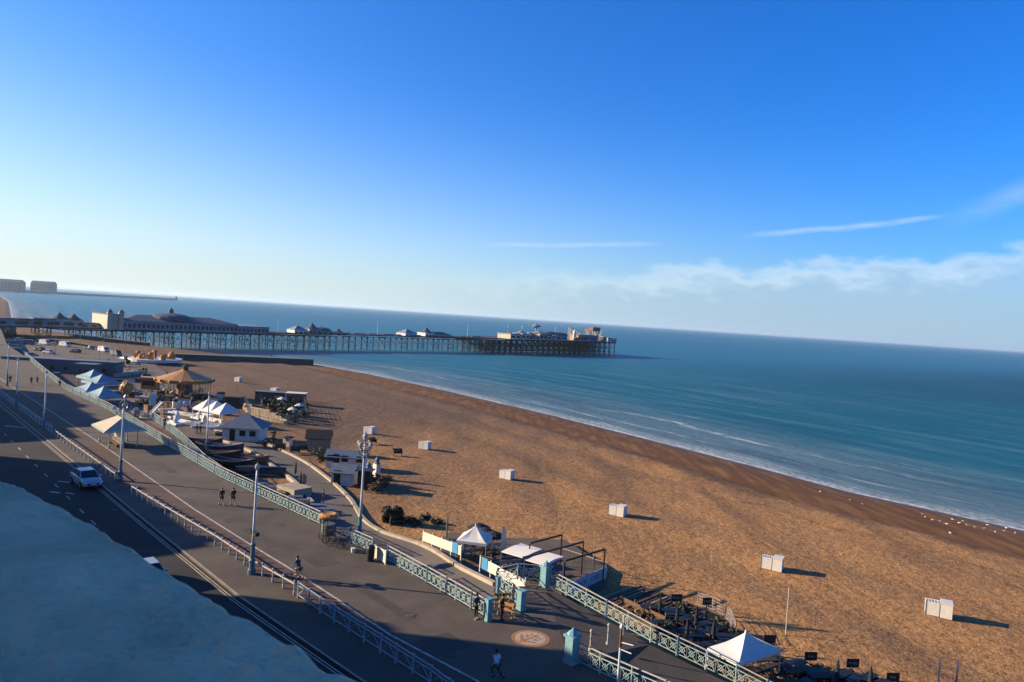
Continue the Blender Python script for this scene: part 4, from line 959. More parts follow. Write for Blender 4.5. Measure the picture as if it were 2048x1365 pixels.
# ================================================================ TENTS, HUTS, KIOSKS
def marquee(loc, rz, L_, W_, he, hp, label, m, group=None, stripes=None, legs=True, name='canopy_tent', valance=.25):
    t_ = thing(name, label, 'tent', loc, rz, group); mb = MB(); n_ = 8; a, b_ = L_/2, W_/2; vs = []; ring = [(-a, -b_), (a, -b_), (a, b_), (-a, b_)]
    per = []
    for i in range(4):
        p0, p1 = ring[i], ring[(i+1) % 4]
        for k in range(4): per.append((p0[0]+(p1[0]-p0[0])*k/4, p0[1]+(p1[1]-p0[1])*k/4))
    m_ = len(per)
    for k in range(n_+1):
        u = k/n_; zz = he+(hp-he)*(u**1.45*.75+u*.25); sc_ = 1-u*.985
        for x, y in per:
            corner = (abs(abs(x)-a) < 1e-6 and abs(abs(y)-b_) < 1e-6)
            vs.append((x*sc_*(1 if corner else 1-.035*math.sin(math.pi*u)), y*sc_*(1 if corner else 1-.035*math.sin(math.pi*u)), zz-(0 if corner else .06*math.sin(math.pi*min(1, u*1.2)))))
    fs = [(k*m_+i, k*m_+(i+1) % m_, (k+1)*m_+(i+1) % m_, (k+1)*m_+i) for k in range(n_) for i in range(m_)]
    mb.add(vs, fs); mb.add([(x, y, he) for x, y in per]+[(x, y, he-valance) for x, y in per], [(i, m_+i, m_+(i+1) % m_, (i+1) % m_) for i in range(m_)])
    mb.lathe([(.08, hp-.05), (.06, hp+.12), (.02, hp+.2)], 6)
    mb.build('canopy', m, t_)
    if legs:
        for x, y in ring: q = MB(); q.bar((x*.98, y*.98, 0), (x*.98, y*.98, he), .06); q.build('pole', M['white'], t_)
    return t_
g = P(1487, 1362, -3.1); marquee((g.x, g.y+.3, -3.1), R(35), 4.5, 2.6, 2.1, 3.2, 'square white tent with a pointed peak beside the ramp railing', M['tent'])
g = P(946, 1122, -2.6); marquee((g.x, g.y+1.3, -3.1), BA+.15+.5, 2.9, 2.9, 2.3, 3.5, 'small white pointed tent inside the slatted cafe fence', M['tent'])
for k, (x, y, L_, W_) in enumerate([(182, 802, 7.5, 6), (203, 783, 7.5, 6), (186, 772, 7, 5), (206, 812, 6.5, 5)]):
    g = Lo(x, y); marquee(tuple(g), BA+.2, L_, W_, 2.3, 4.0, ['blue canopy nearest the shade, left of the amber globe ornament', 'blue canopy second from the back beside the lattice railing', 'blue canopy at the back left of its row', 'blue canopy at the front of its row, next to the amber globe ornament'][k], M['bluecanvas'], 'blue canopies beside the far railing', valance=.5)
# striped tents
def striped(px, py, label, L_, W_, he, hp, z=ZL, rz=BA+.25):
    g = P(px, py, z); t_ = thing('striped_tent', label, 'tent', tuple(g), rz)
    for k in range(3):
        mb = MB(); x0 = -L_/2+k*L_/3; w_ = L_/3; a = W_/2
        mb.add([(x0, -a, he), (x0+w_, -a, he), (x0+w_, a, he), (x0, a, he), (x0+w_*.5, 0, hp), (x0+.02, -a, he-.3), (x0+w_-.02, -a, he-.3), (x0+w_-.02, a, he-.3), (x0+.02, a, he-.3)], [(0, 1, 4), (1, 2, 4), (2, 3, 4), (3, 0, 4), (0, 5, 6, 1), (1, 6, 7, 2), (2, 7, 8, 3), (3, 8, 5, 0)])
        mb.build('canopy', M['tent'], t_)
        st_ = MB()
        for y0 in (-a*.75, -a*.2, a*.35):
            pass
    for x in (-L_/2, -L_/6, L_/6, L_/2):
        for y in (-W_/2, W_/2): mb = MB(); mb.bar((x*.98, y*.98, 0), (x*.98, y*.98, he), .07); mb.build('pole', M['white'], t_)
    mb = MB(); mb.box(0, -W_*.2, 0, L_*.8, .6, 1.0); mb.build('counter', M['cream'], t_)
    return t_
striped(432, 845, 'row of three white and blue peaked tents beside the slim lamp post', 8.5, 4.5, 2.4, 4.1)
def house(px, py, z, rz, L_, W_, he, hr, label, wall, roof, kind='gable', cat='hut', name='beach_hut', door=True, over=.3, wins=2, off=(0, 0), holes=None):
    g = P(px, py, z) if z is not None else G(px, py); t_ = thing(name, label, cat, (g.x+off[0], g.y+off[1], g.z-.02), rz); a, b_ = L_/2, W_/2
    mb = MB()
    if kind == 'gable':
        mb.add([(-a, -b_, 0), (a, -b_, 0), (a, b_, 0), (-a, b_, 0), (-a, -b_, he), (a, -b_, he), (a, b_, he), (-a, b_, he), (-a, 0, he+hr), (a, 0, he+hr)], [(0, 1, 5, 4), (2, 3, 7, 6), (1, 2, 6, 9, 5), (3, 0, 4, 8, 7), (4, 5, 9, 8), (6, 7, 8, 9)])
    else: mb.box(0, 0, 0, L_, W_, he)
    mb.build('wall', wall, t_)
    mb = MB(); o_ = over
    if kind == 'gable':
        sl = hr/b_; zz = he-o_*sl
        for s_ in (-1, 1): mb.hexa([(-a-o_, s_*(b_+o_), zz+.01), (a+o_, s_*(b_+o_), zz+.01), (a+o_, 0, he+hr+.01), (-a-o_, 0, he+hr+.01)], [(-a-o_, s_*(b_+o_), zz+.11), (a+o_, s_*(b_+o_), zz+.11), (a+o_, 0, he+hr+.13), (-a-o_, 0, he+hr+.13)])
    elif kind == 'hip':
        r_ = max(0, a-b_)*.9; mb.add([(-a-o_, -b_-o_, he), (a+o_, -b_-o_, he), (a+o_, b_+o_, he), (-a-o_, b_+o_, he), (-r_-.001, 0, he+hr), (r_+.001, 0, he+hr)], [(0, 1, 5, 4), (1, 2, 5), (2, 3, 4, 5), (3, 0, 4), (3, 2, 1, 0)])
    else: mb.box(0, 0, he, L_+2*o_, W_+2*o_, max(.12, hr))
    mb.build('roof', roof, t_)
    if door: mb = MB(); mb.box(-a*.45, -b_-.0, .05, .9, .08, 1.95); mb.build('door', M['dark'], t_)
    for k in range(wins):
        x = a*(.1+.55*k) if wins < 3 else -a*.8+k*1.6*a/(wins-1)
        mb = MB(); mb.box(x, -b_, .95, min(1.0, L_*.18), .1, .9); wn__ = mb.build('window', M['glassd'], t_)
    return t_
house(688, 968, ZL-.05, BA+.75, 2.9, 2.2, 1.8, .8, 'small white gabled hut by the stone kerb with an open dark hatch', M['white'], M['roofg'], wins=0)
house(690, 935, ZL-.05, .02, 5.4, 3.2, 1.6, .7, 'long pale hut with a blue grey sloping roof just behind the white gabled hut', M['white'], M['roofg'], wins=3, off=(0, 1.0))
house(637, 900, ZL-.05, BA+1.0, 3.6, 2.8, 2.2, 1.0, 'brown timber shed with a black pitched roof and a pale end wall', M['woodl'], M['roofd'], door=False, wins=0)
house(490, 878, ZL-.05, BA+.9, 6.0, 5.4, 2.3, 2.0, 'white pavilion with a steep hipped grey roof beside the start of the lower road', M['white'], M['roofg'], 'hip', 'pavilion', 'pavilion', over=.7)
house(468, 814, ZL, 0, 3.2, 2.2, 2.2, .1, 'dark brown box shed between the striped tents and the shingle', M['woodd'], M['roofd'], 'flat', wins=0)
house(592, 808, None, .1, 4.2, 3.0, 2.6, .12, 'brown flat roofed shed with a sunlit roof edge at the back of the fenced garden', M['brick'], M['cream'], 'flat', wins=0)
house(540, 803, None, .0, 6.5, 2.4, 2.3, .12, 'low dark shed in the fenced garden, left of the brown shed', M['woodd'], M['roofg'], 'flat', wins=0)
house(126, 745, ZL, R(6), 30, 5, 3.6, .2, 'long low flat roofed arcade with blue shade painted on its walls across the esplanade', mat('shade_painted_render', (.10, .14, .19), .8, .1, .5), M['roofg'], 'flat', 'arcade', 'arcade', door=False, wins=8, over=.15)  # blue shade painted into the walls; the block stands in for a shadow band
house(176, 752, ZL, R(6), 5, 4, 3.2, .2, 'short flat roofed block at the right end of the arcade', mat('shade_painted_render2', (.09, .15, .20), .8, .1, .5), M['roofg'], 'flat', 'kiosk', 'kiosk', wins=1)  # this wall colour has the blue shade painted in as well
house(700, 975, ZL-.05, BA+.75, 1.6, 1.4, 2.3, .1, 'tall black booth at the beach side of the white gabled hut', M['dark'], M['dark'], 'flat', 'booth', 'booth', door=False, wins=0, off=(1.8, .4))
house(575, 893, ZL-.05, BA+.6, 1.2, 1.0, 1.5, .3, 'small pale kiosk box beside the lower road kerb', M['cream'], M['roofd'], 'hip', 'kiosk', 'kiosk', door=False, wins=1)
for k, (x, y) in enumerate([(735, 962), (752, 951)]):
    g = G(x, y+8); t_ = thing('cream_totem', ['cream wooden totem right behind the ornate lamp lanterns', 'cream wooden totem at the beach end of the long pale hut'][k], 'totem', tuple(g), BA)
    mb = MB(); mb.box(0, 0, 0, .9, .7, 2.2); mb.build('base', M['cream'], t_); mb = MB(); mb.lathe([(.5, 2.2), (.3, 2.5), (.38, 2.7), (.1, 3.1)], 8); mb.build('top', M['roofg'], t_)

# carousel
g = Lo(368, 792); t_ = thing('carousel', 'golden carousel with a conical roof lit by the sun on its left side', 'carousel', tuple(g), .3); t_.scale = (.93, .93, .9)
mb = MB(); mb.lathe([(6.4, 0), (6.4, .35), (5.9, .5)], 28); mb.build('platform', M['woodd'], t_)
mb = MB(); nseg = 16
prof = [(6.8, 3.7), (6.9, 4.6), (6.4, 4.7), (1.0, 6.7), (.8, 6.9)]; mb.lathe(prof, nseg); rf = mb.build('roof', M['gold'], t_)
mb = MB(); mb.lathe([(.7, 6.9), (.7, 7.7), (.9, 7.8), (.1, 8.2)], 10); mb.build('lantern', M['woodd'], rf)
for k in range(nseg):
    a = 2*math.pi*k/nseg; mb = MB(); mb.blob((6.9*math.cos(a), 6.9*math.sin(a), 4.3), .38, 6, 5); mb.build('rounding_board', M['orange'], rf)
mb = MB(); mb.lathe([(2.0, .5), (1.8, 4.1)], 14); mb.build('centre_drum', M['brick'], t_)
for k in range(12):
    a = 2*math.pi*k/12; x, y = 6.1*math.cos(a), 6.1*math.sin(a); mb = MB(); mb.bar((x, y, .4), (x, y, 4.3), .12); mb.build('post', M['gold'], t_)
for k in range(14):
    a = 2*math.pi*k/14+.2; r_ = 4.6 if k % 2 else 3.5; x, y = r_*math.cos(a), r_*math.sin(a); mb = MB(); z = 1.3+.3*math.sin(k*2.1)
    mb.bar((x, y, .4), (x, y, 4.2), .05); tx, ty = -math.sin(a), math.cos(a); mb.blob((x, y, z), .36, 6, 5, .8); mb.bar((x+tx*.3, y+ty*.3, z+.1), (x+tx*.65, y+ty*.65, z+.65), .16); mb.bar((x+tx*.6, y+ty*.6, z+.65), (x+tx*.9, y+ty*.9, z+.5), .13)
    for q in (-.25, .25): mb.bar((x+tx*q, y+ty*q, z-.1), (x+tx*(q+.15), y+ty*(q+.15), z-.7), .07)
    mb.build('horse', M['white'] if k % 3 else M['orange'], t_)
g = Lo(300, 778); t_ = thing('ticket_booth', 'small golden ticket booth with a dark opening left of the carousel', 'booth', tuple(g), .1)
mb = MB(); mb.box(0, 0, 0, 3.6, 2.2, 2.6); mb.build('wall', M['orange'], t_); mb = MB(); mb.box(0, -1.1, .9, 2.8, .1, 1.2); mb.build('hatch', M['dark'], t_); mb = MB(); mb.box(0, 0, 2.6, 4.2, 2.8, .3); mb.build('roof', M['gold'], t_)
# small children's ride at the edge of the shingle
g = P(310, 724, ZL); t_ = thing('fairground_ride', 'low round children ride with orange cars and a white rim by the far shingle', 'fairground ride', tuple(g), 0)
mb = MB(); mb.lathe([(8.5, .3), (8.8, .3), (8.8, 1.2), (8.4, 1.2)], 28); mb.build('rim', M['white'], t_)
mb = MB(); mb.lathe([(8.3, .2), (8.3, .5), (.1, .6)], 24); mb.build('platform', M['steel'], t_)
for k in range(9):
    a = 2*math.pi*k/9; mb = MB(); x, y = 5.4*math.cos(a), 5.4*math.sin(a); mb.box(x, y, .5, 2.2, 1.5, 1.4+.9*(k % 2), a); mb.blob((x, y, 2.3+.9*(k % 2)), .8, 7, 5, .6); mb.build('ride_car', M['orange'] if k % 2 else M['gold'], t_)
mb = MB(); mb.lathe([(.5, .5), (.4, 3.4), (.9, 3.6), (.1, 4.1)], 10); mb.build('centre_post', M['red'], t_)

# ================================================================ STACKED WHITE LOUNGERS ON THE SHINGLE
def lounger_stack(loc, rz, label, s=1.0, open_=True):
    t_ = thing('lounger_stack', label, 'loungers', loc, rz, 'white lounger stacks spaced along the shingle'); t_.scale = (s,)*3
    mb = MB(); mb.box(.75, 0, .10, 1.15, 1.7, 1.55); mb.box(.75, 0, 1.65, 1.22, 1.78, .08); mb.build('cover', M['white'], t_)
    mb = MB(); mb.box(.75, 0, .0, 1.0, 1.5, .10); mb.box(-.55, 0, 0, 1.5, 1.5, .10); mb.build('pallet', M['woodd'], t_)
    for k in range(6):
        mb = MB(); z = .12+k*.25
        mb.box(-.58, -.70, z, 1.45, .06, .19); mb.box(-.58, .68, z, 1.45, .10, .15); mb.box(-1.22, 0, z+.02, .09, 1.3, .12)
        for j in range(4): mb.box(-1.0+j*.3, 0, z+.09, .14, 1.28, .04)
        mb.build('lounger', M['white'], t_)
    mb = MB(); mb.box(-.58, 0, .12, 1.38, 1.36, 1.3); mb.build('inner_shade_cloth', M['palepole'], t_)
    for x in (-1.24, .1):
        for y in (-.74, .74): mb = MB(); mb.bar((x, y, 0), (x, y, 1.68), .05); mb.build('strap_post', M['dark'], t_)
    return t_
BL = ['nearest white lounger stack, closest to the right edge of the beach', 'white lounger stack behind the lone pale post, second nearest', 'third nearest white lounger stack, above the cafe pergola frames', 'fourth nearest white lounger stack, midway along the shingle', 'white lounger stack seaward of the dark beach bench', 'white lounger stack with the shortest shadow, beyond the long pale hut', 'white lounger stack beyond the fenced garden', 'farthest white lounger stack, just beyond the carousel']
for k, (x, y) in enumerate([(1883, 1236), (1547, 1142), (1235, 1033), (1012, 959), (847, 899), (736, 868), (547, 786), (474, 764)]):
    g = G(x, y); lounger_stack((g.x, g.y+.6, g.z-.04), R(-28) if k < 4 else R(-20), BL[k], .82)

# ================================================================ LONE POSTS, FLAGS, SIGNS
def post(px, py, h, z, label, m=None, name='wooden_post', r_=.045, lean=.0):
    g = P(px, py, z) if z is not None else G(px, py); mb = MB(); mb.lathe([(r_*1.3, -.2), (r_, .3), (r_*.85, h-.15), (r_*1.4, h-.12), (r_*1.3, h), (.01, h+.05)], 8)
    o = mb.build(name, m or M['toprail'], label=label, cat='post'); o.location = g; o.rotation_euler = (0, lean, 0); return o
post(1571, 1271, 3.8, None, 'lone pale post on the open shingle behind the square white tent')
post(1186, 1132, 3.2, -3.1, 'tall pale yellow post at the beach side of the pergola frames', M['woodl'])
post(893, 1072, 1.9, -2.6, 'thick grey post with a crossbar at the left end of the small pointed tent', M['steel'], r_=.09)
post(474, 785, 3.2, None, 'thin dark post on the shingle right of the carousel', M['steel'])
post(645, 1085, 1.9, 0, 'thin post beside the orange topped kiosk', M['woodd'])
# feather flags
def flag(px, py, z, h, label, m):
    g = P(px, py, z); t_ = thing('feather_flag', label, 'flag', tuple(g), .3)
    mb = MB(); mb.bar((0, 0, 0), (0, 0, h), .04); mb.build('pole', M['steel'], t_)
    mb = MB(); pr = [(0, .9), (.42, 1.2), (.5, h*.55), (.42, h*.85), (.12, h), (0, h-.1)]
    vs = [(x, .02*math.sin(z*2), z) for x, z in pr]+[(x, .02*math.sin(z*2)+.02, z) for x, z in pr]; n_ = len(pr)
    mb.add(vs, [tuple(range(n_-1, -1, -1)), tuple(range(n_, 2*n_))]+[(i, (i+1) % n_, n_+(i+1) % n_, n_+i) for i in range(n_)]); mb.build('banner', m, t_)
flag(1000, 1128, -2.4, 3.6, 'cream feather flag standing between the pointed tent and the white canopies', M['cream'])
flag(604, 985, ZL, 2.4, 'slim cream banner leaning beside the lower road by the boats', M['woodl'])
def text_obj(txt, size, m, parent, loc, rot, name='lettering'):
    cu = bpy.data.curves.new(name, 'FONT'); cu.body = txt; cu.size = size; cu.align_x = 'CENTER'; cu.align_y = 'CENTER'; cu.extrude = .006; cu.materials.append(m)
    tmp = bpy.data.objects.new(name, cu); C.objects.link(tmp); dg = bpy.context.evaluated_depsgraph_get(); me = bpy.data.meshes.new_from_object(tmp.evaluated_get(dg)); bpy.data.objects.remove(tmp)
    if not me.materials: me.materials.append(m)
    o = bpy.data.objects.new(name, me); C.objects.link(o); o.parent = parent; o.location = loc; o.rotation_euler = rot; return o
def board_sign(px, py, z, label, txt='', w_=.95, h=.62, lift=.5, m=None, tm=None, rz=.12, ts=.2):
    g = P(px, py, z) if z is not None else G(px, py); t_ = thing('sign', label, 'sign', tuple(g), rz)
    mb = MB(); mb.bar((0, .05, 0), (0, .05, lift+.1), .06); mb.build('post', M['woodd'], t_)
    mb = MB(); mb.box(0, 0, lift, w_, .05, h); b__ = mb.build('board', m or M['dark'], t_)
    if txt: text_obj(txt, ts, tm or M['toprail'], b__, (0, -.03, lift+h/2), (math.pi/2, 0, 0))
board_sign(1352, 1215, -3.1, 'black sign board above the slatted decking and dark parasols', 'BEACH', ts=.24)
board_sign(1413, 1222, -3.15, 'black framed sign on the curved mesh fence', 'OPEN', ts=.24, w_=.8)
board_sign(1620, 1335, -3.2, 'black sign board nearest the square white tent, on the shingle edge', 'BAR', ts=.24)
board_sign(1704, 1349, -3.3, 'black sign board right of the first one at the shingle edge', 'FOOD', ts=.24)
board_sign(1784, 1378, -3.3, 'black sign board cut by the bottom edge', 'BAR', ts=.24)
board_sign(1538, 1300, -3.15, 'black sign board partly behind the right side of the square white tent', '', ts=.24)

# ================================================================ BEACH CAFE
ZC = -2.9
def slat_fence(p, q, label, h=1.0, nsl=5, m=None, name='slatted_fence', banner=None, bx=.8):
    p = Vector(p); q = Vector(q); t_ = thing(name, label, 'fence', tuple(p), 0); d = q-p; L_ = d.length; n_ = max(2, round(L_/1.6))
    for k in range(n_+1):
        a = p+d*k/n_; mb = MB(); mb.box(a.x, a.y, a.z-.8, .09, .09, h+.85, math.atan2(d.y, d.x)); wp(t_, mb, 'post', m or M['cream'])
    mb = MB(); off = Vector((d.y, -d.x, 0)).normalized()*.05
    for k in range(nsl): mb.bar(p+off+Vector((0, 0, .12+k*(h-.1)/nsl)), q+off+Vector((0, 0, .12+k*(h-.1)/nsl)), .03, (h-.1)/nsl*.86)
    wp(t_, mb, 'slats', m or M['cream'])
    if banner is not None:
        c_ = p+d*banner+off*2.0; e_ = d.normalized()*bx/2; mb = MB(); mb.hexa([c_-e_+Vector((0, 0, .05)), c_+e_+Vector((0, 0, .05)), c_+e_+off*.2+Vector((0, 0, .05)), c_-e_+off*.2+Vector((0, 0, .05))], [c_-e_+Vector((0, 0, h+.05)), c_+e_+Vector((0, 0, h+.05)), c_+e_+off*.2+Vector((0, 0, h+.05)), c_-e_+off*.2+Vector((0, 0, h+.05))])
        bn = wp(t_, mb, 'banner', M['blue'])
    return t_
slat_fence(P(846, 1082, -2.0), P(922, 1112, -1.5), 'long cream slatted fence left of the pointed tent, with a blue banner at its end', 1.0, banner=.86, bx=.9)
slat_fence(P(960, 1135, -1.2), P(1003, 1158, -.9), 'cream slatted fence with a blue banner in front of the white canopies', 1.0, banner=.25, bx=1.0)
slat_fence(P(1003, 1158, -.9), P(1050, 1180, -.6), 'whiter fence panel at the foot of the white canopies', .9, m=M['white'])
mb = MB(); mb.prism([tuple(P(x, y, ZC)[:2]) for x, y in [(846, 1100), (1000, 1200), (1140, 1215), (1210, 1165), (1215, 1135), (1130, 1080), (990, 1075), (900, 1065)]], -3.8, ZC); mb.build('cafe_terrace', A_deck, kind='structure')
# cafe banner at the right end
p_, q_ = P(1132, 1196, ZC), P(1211, 1158, ZC)
bn = thing('cafe_banner', 'long white banner reading beach cafe on the terrace fence', 'banner', tuple(p_), math.atan2(q_.y-p_.y, q_.x-p_.x)); Lb = (q_-p_).length
mb = MB(); mb.box(Lb/2, 0, .1, Lb, .05, 1.05); bo = mb.build('cloth', mat('pale_blue_banner', (.42, .55, .66), .8, .1, 2), bn)
text_obj('BEACH    CAFE', .62, M['navy'], bo, (Lb/2, -.035, .62), (math.pi/2, 0, 0))
for x in (0, Lb/2, Lb): mb = MB(); mb.box(x, .08, 0, .08, .08, 1.3); mb.build('post', M['ironblue'], bn)
# white canopies
def flat_canopy(corners, h, label):
    c = [Vector(v) for v in corners]; t_ = thing('white_canopy', label, 'canopy', tuple(c[0]), 0, 'white canopies of the beach cafe'); mb = MB()
    x0_ = min(v.x for v in c); top = [v+Vector((0, 0, h+.08*(v.x-x0_)-.1)) for v in c]; e = 6; vs = []
    for j in range(e+1):
        for i in range(e+1):
            u, v = i/e, j/e; p = (top[0]*(1-u)+top[1]*u)*(1-v)+(top[3]*(1-u)+top[2]*u)*v; vs.append((p.x, p.y, p.z+.07*math.sin(math.pi*v)))
    n_ = len(vs); vs += [(x, y, z-.07) for x, y, z in vs]; w_ = e+1
    fs = [(j*w_+i, j*w_+i+1, (j+1)*w_+i+1, (j+1)*w_+i) for j in range(e) for i in range(e)]; fs += [(n_+a, n_+d_, n_+c_, n_+b_) for a, b_, c_, d_ in fs[:]]
    rim = [i for i in range(w_)]+[j*w_+e for j in range(1, w_)]+[e*w_+i for i in range(e-1, -1, -1)]+[j*w_ for j in range(e-1, 0, -1)]
    fs += [(rim[k], n_+rim[k], n_+rim[(k+1) % len(rim)], rim[(k+1) % len(rim)]) for k in range(len(rim))]
    mb.add(vs, fs); wp(t_, mb, 'canopy', M['tent'])
    for v in c: mb = MB(); mb.bar(v, v+Vector((0, 0, h-.14+.08*(v.x-x0_))), .09); wp(t_, mb, 'pole', M['white'])
    return t_
HCN = 2.35; zt = ZC+HCN
c0, c1, c2, c3 = [P(x, y, zt) for x, y in [(1003, 1101), (1047, 1117), (1085, 1103), (1042, 1088)]]
dn = lambda v: Vector((v.x, v.y, ZC))
flat_canopy([dn(c0), dn(c1), dn(c2), dn(c3)], HCN, 'white canopy on the left of the cafe pair, next to the feather flag')
c4, c5 = P(1093, 1133, zt), P(1128, 1118, zt)
flat_canopy([dn(c1)+Vector((.1, 0, 0)), dn(c4), dn(c5), dn(c2)+Vector((.1, 0, 0))], HCN, 'white canopy on the right of the cafe pair, under the dark pergola beams')
# dark portal frames
def portal(pts, label):
    z = ZC+3.0; a, b_ = [P(*q, z) for q in pts]; t_ = thing('pergola_frame', label, 'pergola', (a.x, a.y, ZC), 0, 'dark pergola frames over the cafe terrace')
    mb = MB(); mb.bar(a, b_, .13, .16); wp(t_, mb, 'beam', M['woodd'])
    for v in (a, b_): mb = MB(); mb.bar((v.x, v.y, ZC), (v.x, v.y, z-.08), .12); wp(t_, mb, 'post', M['woodd'])
portal([(1060, 1087), (1124, 1070)], 'dark pergola frame farthest from the ramp')
portal([(1046, 1116), (1167, 1084)], 'middle dark pergola frame, crossing the white canopies')
portal([(1130, 1122), (1210, 1099)], 'dark pergola frame nearest the beach cafe banner')
for (a, b_, l_) in (((1124, 1092), (1212, 1122), 'rope edge rail along the seaward side of the cafe terrace'),):
    p, q = P(a[0], a[1]+25, ZC), P(b_[0], b_[1]+25, ZC); t_ = thing('edge_rail', l_, 'railing', tuple(p), 0)
    mb = MB(); mb.bar(p+Vector((0, 0, 1.0)), q+Vector((0, 0, 1.0)), .06); wp(t_, mb, 'rail', M['woodl'])
    for k in range(5): v = p+(q-p)*k/4; mb = MB(); mb.bar(v, v+Vector((0, 0, 1.05)), .06); wp(t_, mb, 'post', M['woodl'])
# parasols, tables, chairs
def parasol(loc, label, m, h=2.4, r_=1.3, closed=False, group=None):
    t_ = thing('parasol', label, 'parasol', loc, random.uniform(0, 1), group)
    mb = MB(); mb.bar((0, 0, 0), (0, 0, h), .05); mb.build('pole', M['steel'], t_)
    mb = MB()
    if closed: mb.lathe([(.06, h*.35), (.17, h*.45), (.12, h*.8), (.03, h+.05)], 8)
    else: mb.lathe([(r_, h-.45), (r_*.97, h-.38), (r_*.5, h-.1), (.04, h+.08)], 8)
    mb.build('canopy', m, t_); mb = MB(); mb.lathe([(.28, 0), (.28, .08), (.08, .12)], 10); mb.build('base', M['concd'], t_)
    return t_
def picnic_proto(m):
    t_ = thing('picnic_table', 'x', 'table', (0, 0, 0))
    mb = MB(); [mb.box(0, -.3+k*.15, .72, 1.7, .13, .04) for k in range(5)]; mb.build('tabletop', m, t_)
    for s_ in (-1, 1): mb = MB(); mb.box(0, s_*.68, .42, 1.7, .25, .04); mb.build('seat', m, t_)
    for s_ in (-1, 1): mb = MB(); mb.bar((s_*.6, -.7, 0), (s_*.6, -.22, .74), .07); mb.bar((s_*.6, .7, 0), (s_*.6, .22, .74), .07); mb.bar((s_*.6, -.75, .38), (s_*.6, .75, .38), .07); mb.build('leg_frame', m, t_)
    return t_
def scatter_tables(m, spots, z, label, group, rz0=0.0):
    pr = picnic_proto(m); first = True
    for x, y in spots:
        g = P(x, y, z) if z is not None else G(x, y); rz = rz0+random.uniform(-.25, .25)
        if first: pr.location = g; pr.rotation_euler = (0, 0, rz); pr['label'] = label; pr['group'] = group; first = False
        else: dup(pr, tuple(g), rz, label, group)
scatter_tables(M['woodd'], [(1435, 1335), (1520, 1362), (1555, 1352), (1590, 1362), (1530, 1338), (1640, 1372), (1500, 1390), (1570, 1385)], -3.1, 'brown picnic table on the shingle around the square white tent', 'picnic tables around the white tent', .4)
scatter_tables(M['dark'], [(935, 1118), (957, 1104), (975, 1112), (990, 1104), (915, 1095), (1010, 1140), (1030, 1150), (1060, 1160), (1085, 1150), (1045, 1138)], ZC, 'black picnic table in the shade of the beach cafe terrace', 'black tables on the cafe terrace', .6)
g = P(965, 1092, ZC); 
for k, (x, y) in enumerate([(968, 1100), (985, 1108), (955, 1090)]):
    parasol(tuple(P(x, y, ZC)), 'open black parasol between the small pointed tent and the feather flag', M['darkcloth'], 2.2, 1.25, group='black parasols beside the feather flag')
for k, (x, y) in enumerate([(1318, 1240), (1352, 1262), (1390, 1270), (1425, 1292), (1372, 1292)]):
    parasol(tuple(P(x, y, -3.1)), ['closed black parasol nearest the slatted decking', 'closed black parasol second from the slatted decking', 'closed black parasol in the middle of the dark seating', 'closed black parasol closest to the left corner of the square white tent', 'closed black parasol closest to the ramp railing'][k], M['darkcloth'], 2.0, 1.15, closed=True, group='black parasols behind the ramp railing')
scatter_tables(M['dark'], [(1300, 1232), (1335, 1238), (1322, 1262), (1350, 1245), (1372, 1255), (1345, 1280), (1388, 1252), (1405, 1266), (1385, 1290), (1412, 1282), (1432, 1275), (1448, 1290), (1410, 1308), (1440, 1306), (1366, 1278), (1362, 1300), (1395, 1322), (1425, 1326), (1460, 1300)], -3.1, 'black table and bench massed behind the ramp railing, left of the square white tent', 'black seating behind the ramp railing', .3)
for k, (x, y) in enumerate([(1310, 1228), (1362, 1232), (1402, 1250), (1438, 1262), (1462, 1282), (1332, 1270), (1376, 1308)]):
    g = P(x, y, -3.1); shrub(tuple(g), 1.0, .95, 500, 'low black leaved planting between the dark tables behind the ramp railing', M['leaf'], seed=90+k, flat=.5, leafs=.13, group='dark planting among the seating')
for k, (x, y) in enumerate([(1672, 1378), (1738, 1392)]):
    parasol(tuple(P(x, y, -3.2)), ['closed dark parasol along the bottom edge, nearer the square white tent', 'closed dark parasol along the bottom edge, nearer the paddle boards'][k], M['darkcloth'], 2.0, 1.15, closed=True, group='dark parasols at the bottom edge')
scatter_tables(M['dark'], [(1600, 1358), (1630, 1362), (1655, 1370), (1685, 1368), (1710, 1378), (1735, 1374), (1760, 1388), (1620, 1380), (1700, 1392), (1590, 1345)], -3.2, 'black table and bench on the shingle along the bottom edge, right of the tent', 'black tables along the bottom edge', .5)
for k, (x, y) in enumerate([(1640, 1352), (1672, 1360), (1715, 1366), (1750, 1376), (1560, 1340)]):
    g = P(x, y, -3.2); shrub(tuple(g), .9, .8, 320, 'dark low planting between the tables along the bottom edge', M['leaf'], seed=120+k, flat=.5, leafs=.12, group='dark planting along the bottom edge')
# slatted decking with long benches
t_deck = thing('timber_decking', 'dark slatted timber decking of long raked boards right of the beach cafe banner', 'decking', tuple(P(1270, 1215, -3.05)), 0)
aD = P(1195, 1205, -3.05); bD = P(1335, 1262, -3.05); dD = (P(1400, 1195, -3.05)-P(1290, 1245, -3.05)).normalized()
mb = MB(); q_ = [aD, bD, bD+dD*6.5, aD+dD*6.5]; mb.prism([(v.x, v.y) for v in q_], -3.25, -3.04); wp(t_deck, mb, 'base', M['woodd'])
for k in range(26):
    a = aD+(bD-aD)*k/25; mb = MB(); ln = 3.2+2.6*random.random(); a = a+dD*random.uniform(0, .8); mb.bar(a+Vector((0, 0, .12)), a+dD*ln+Vector((0, 0, .12)), .14, .10+.16*(k % 3 == 0)); wp(t_deck, mb, 'board', M['wood'] if k % 4 else M['woodl'])
slat_fence(P(1240, 1208, -3.1), P(1330, 1250, -3.1), 'thin dark rope fence between the decking and the ramp', .9, 2, M['wood'], 'rope_fence')
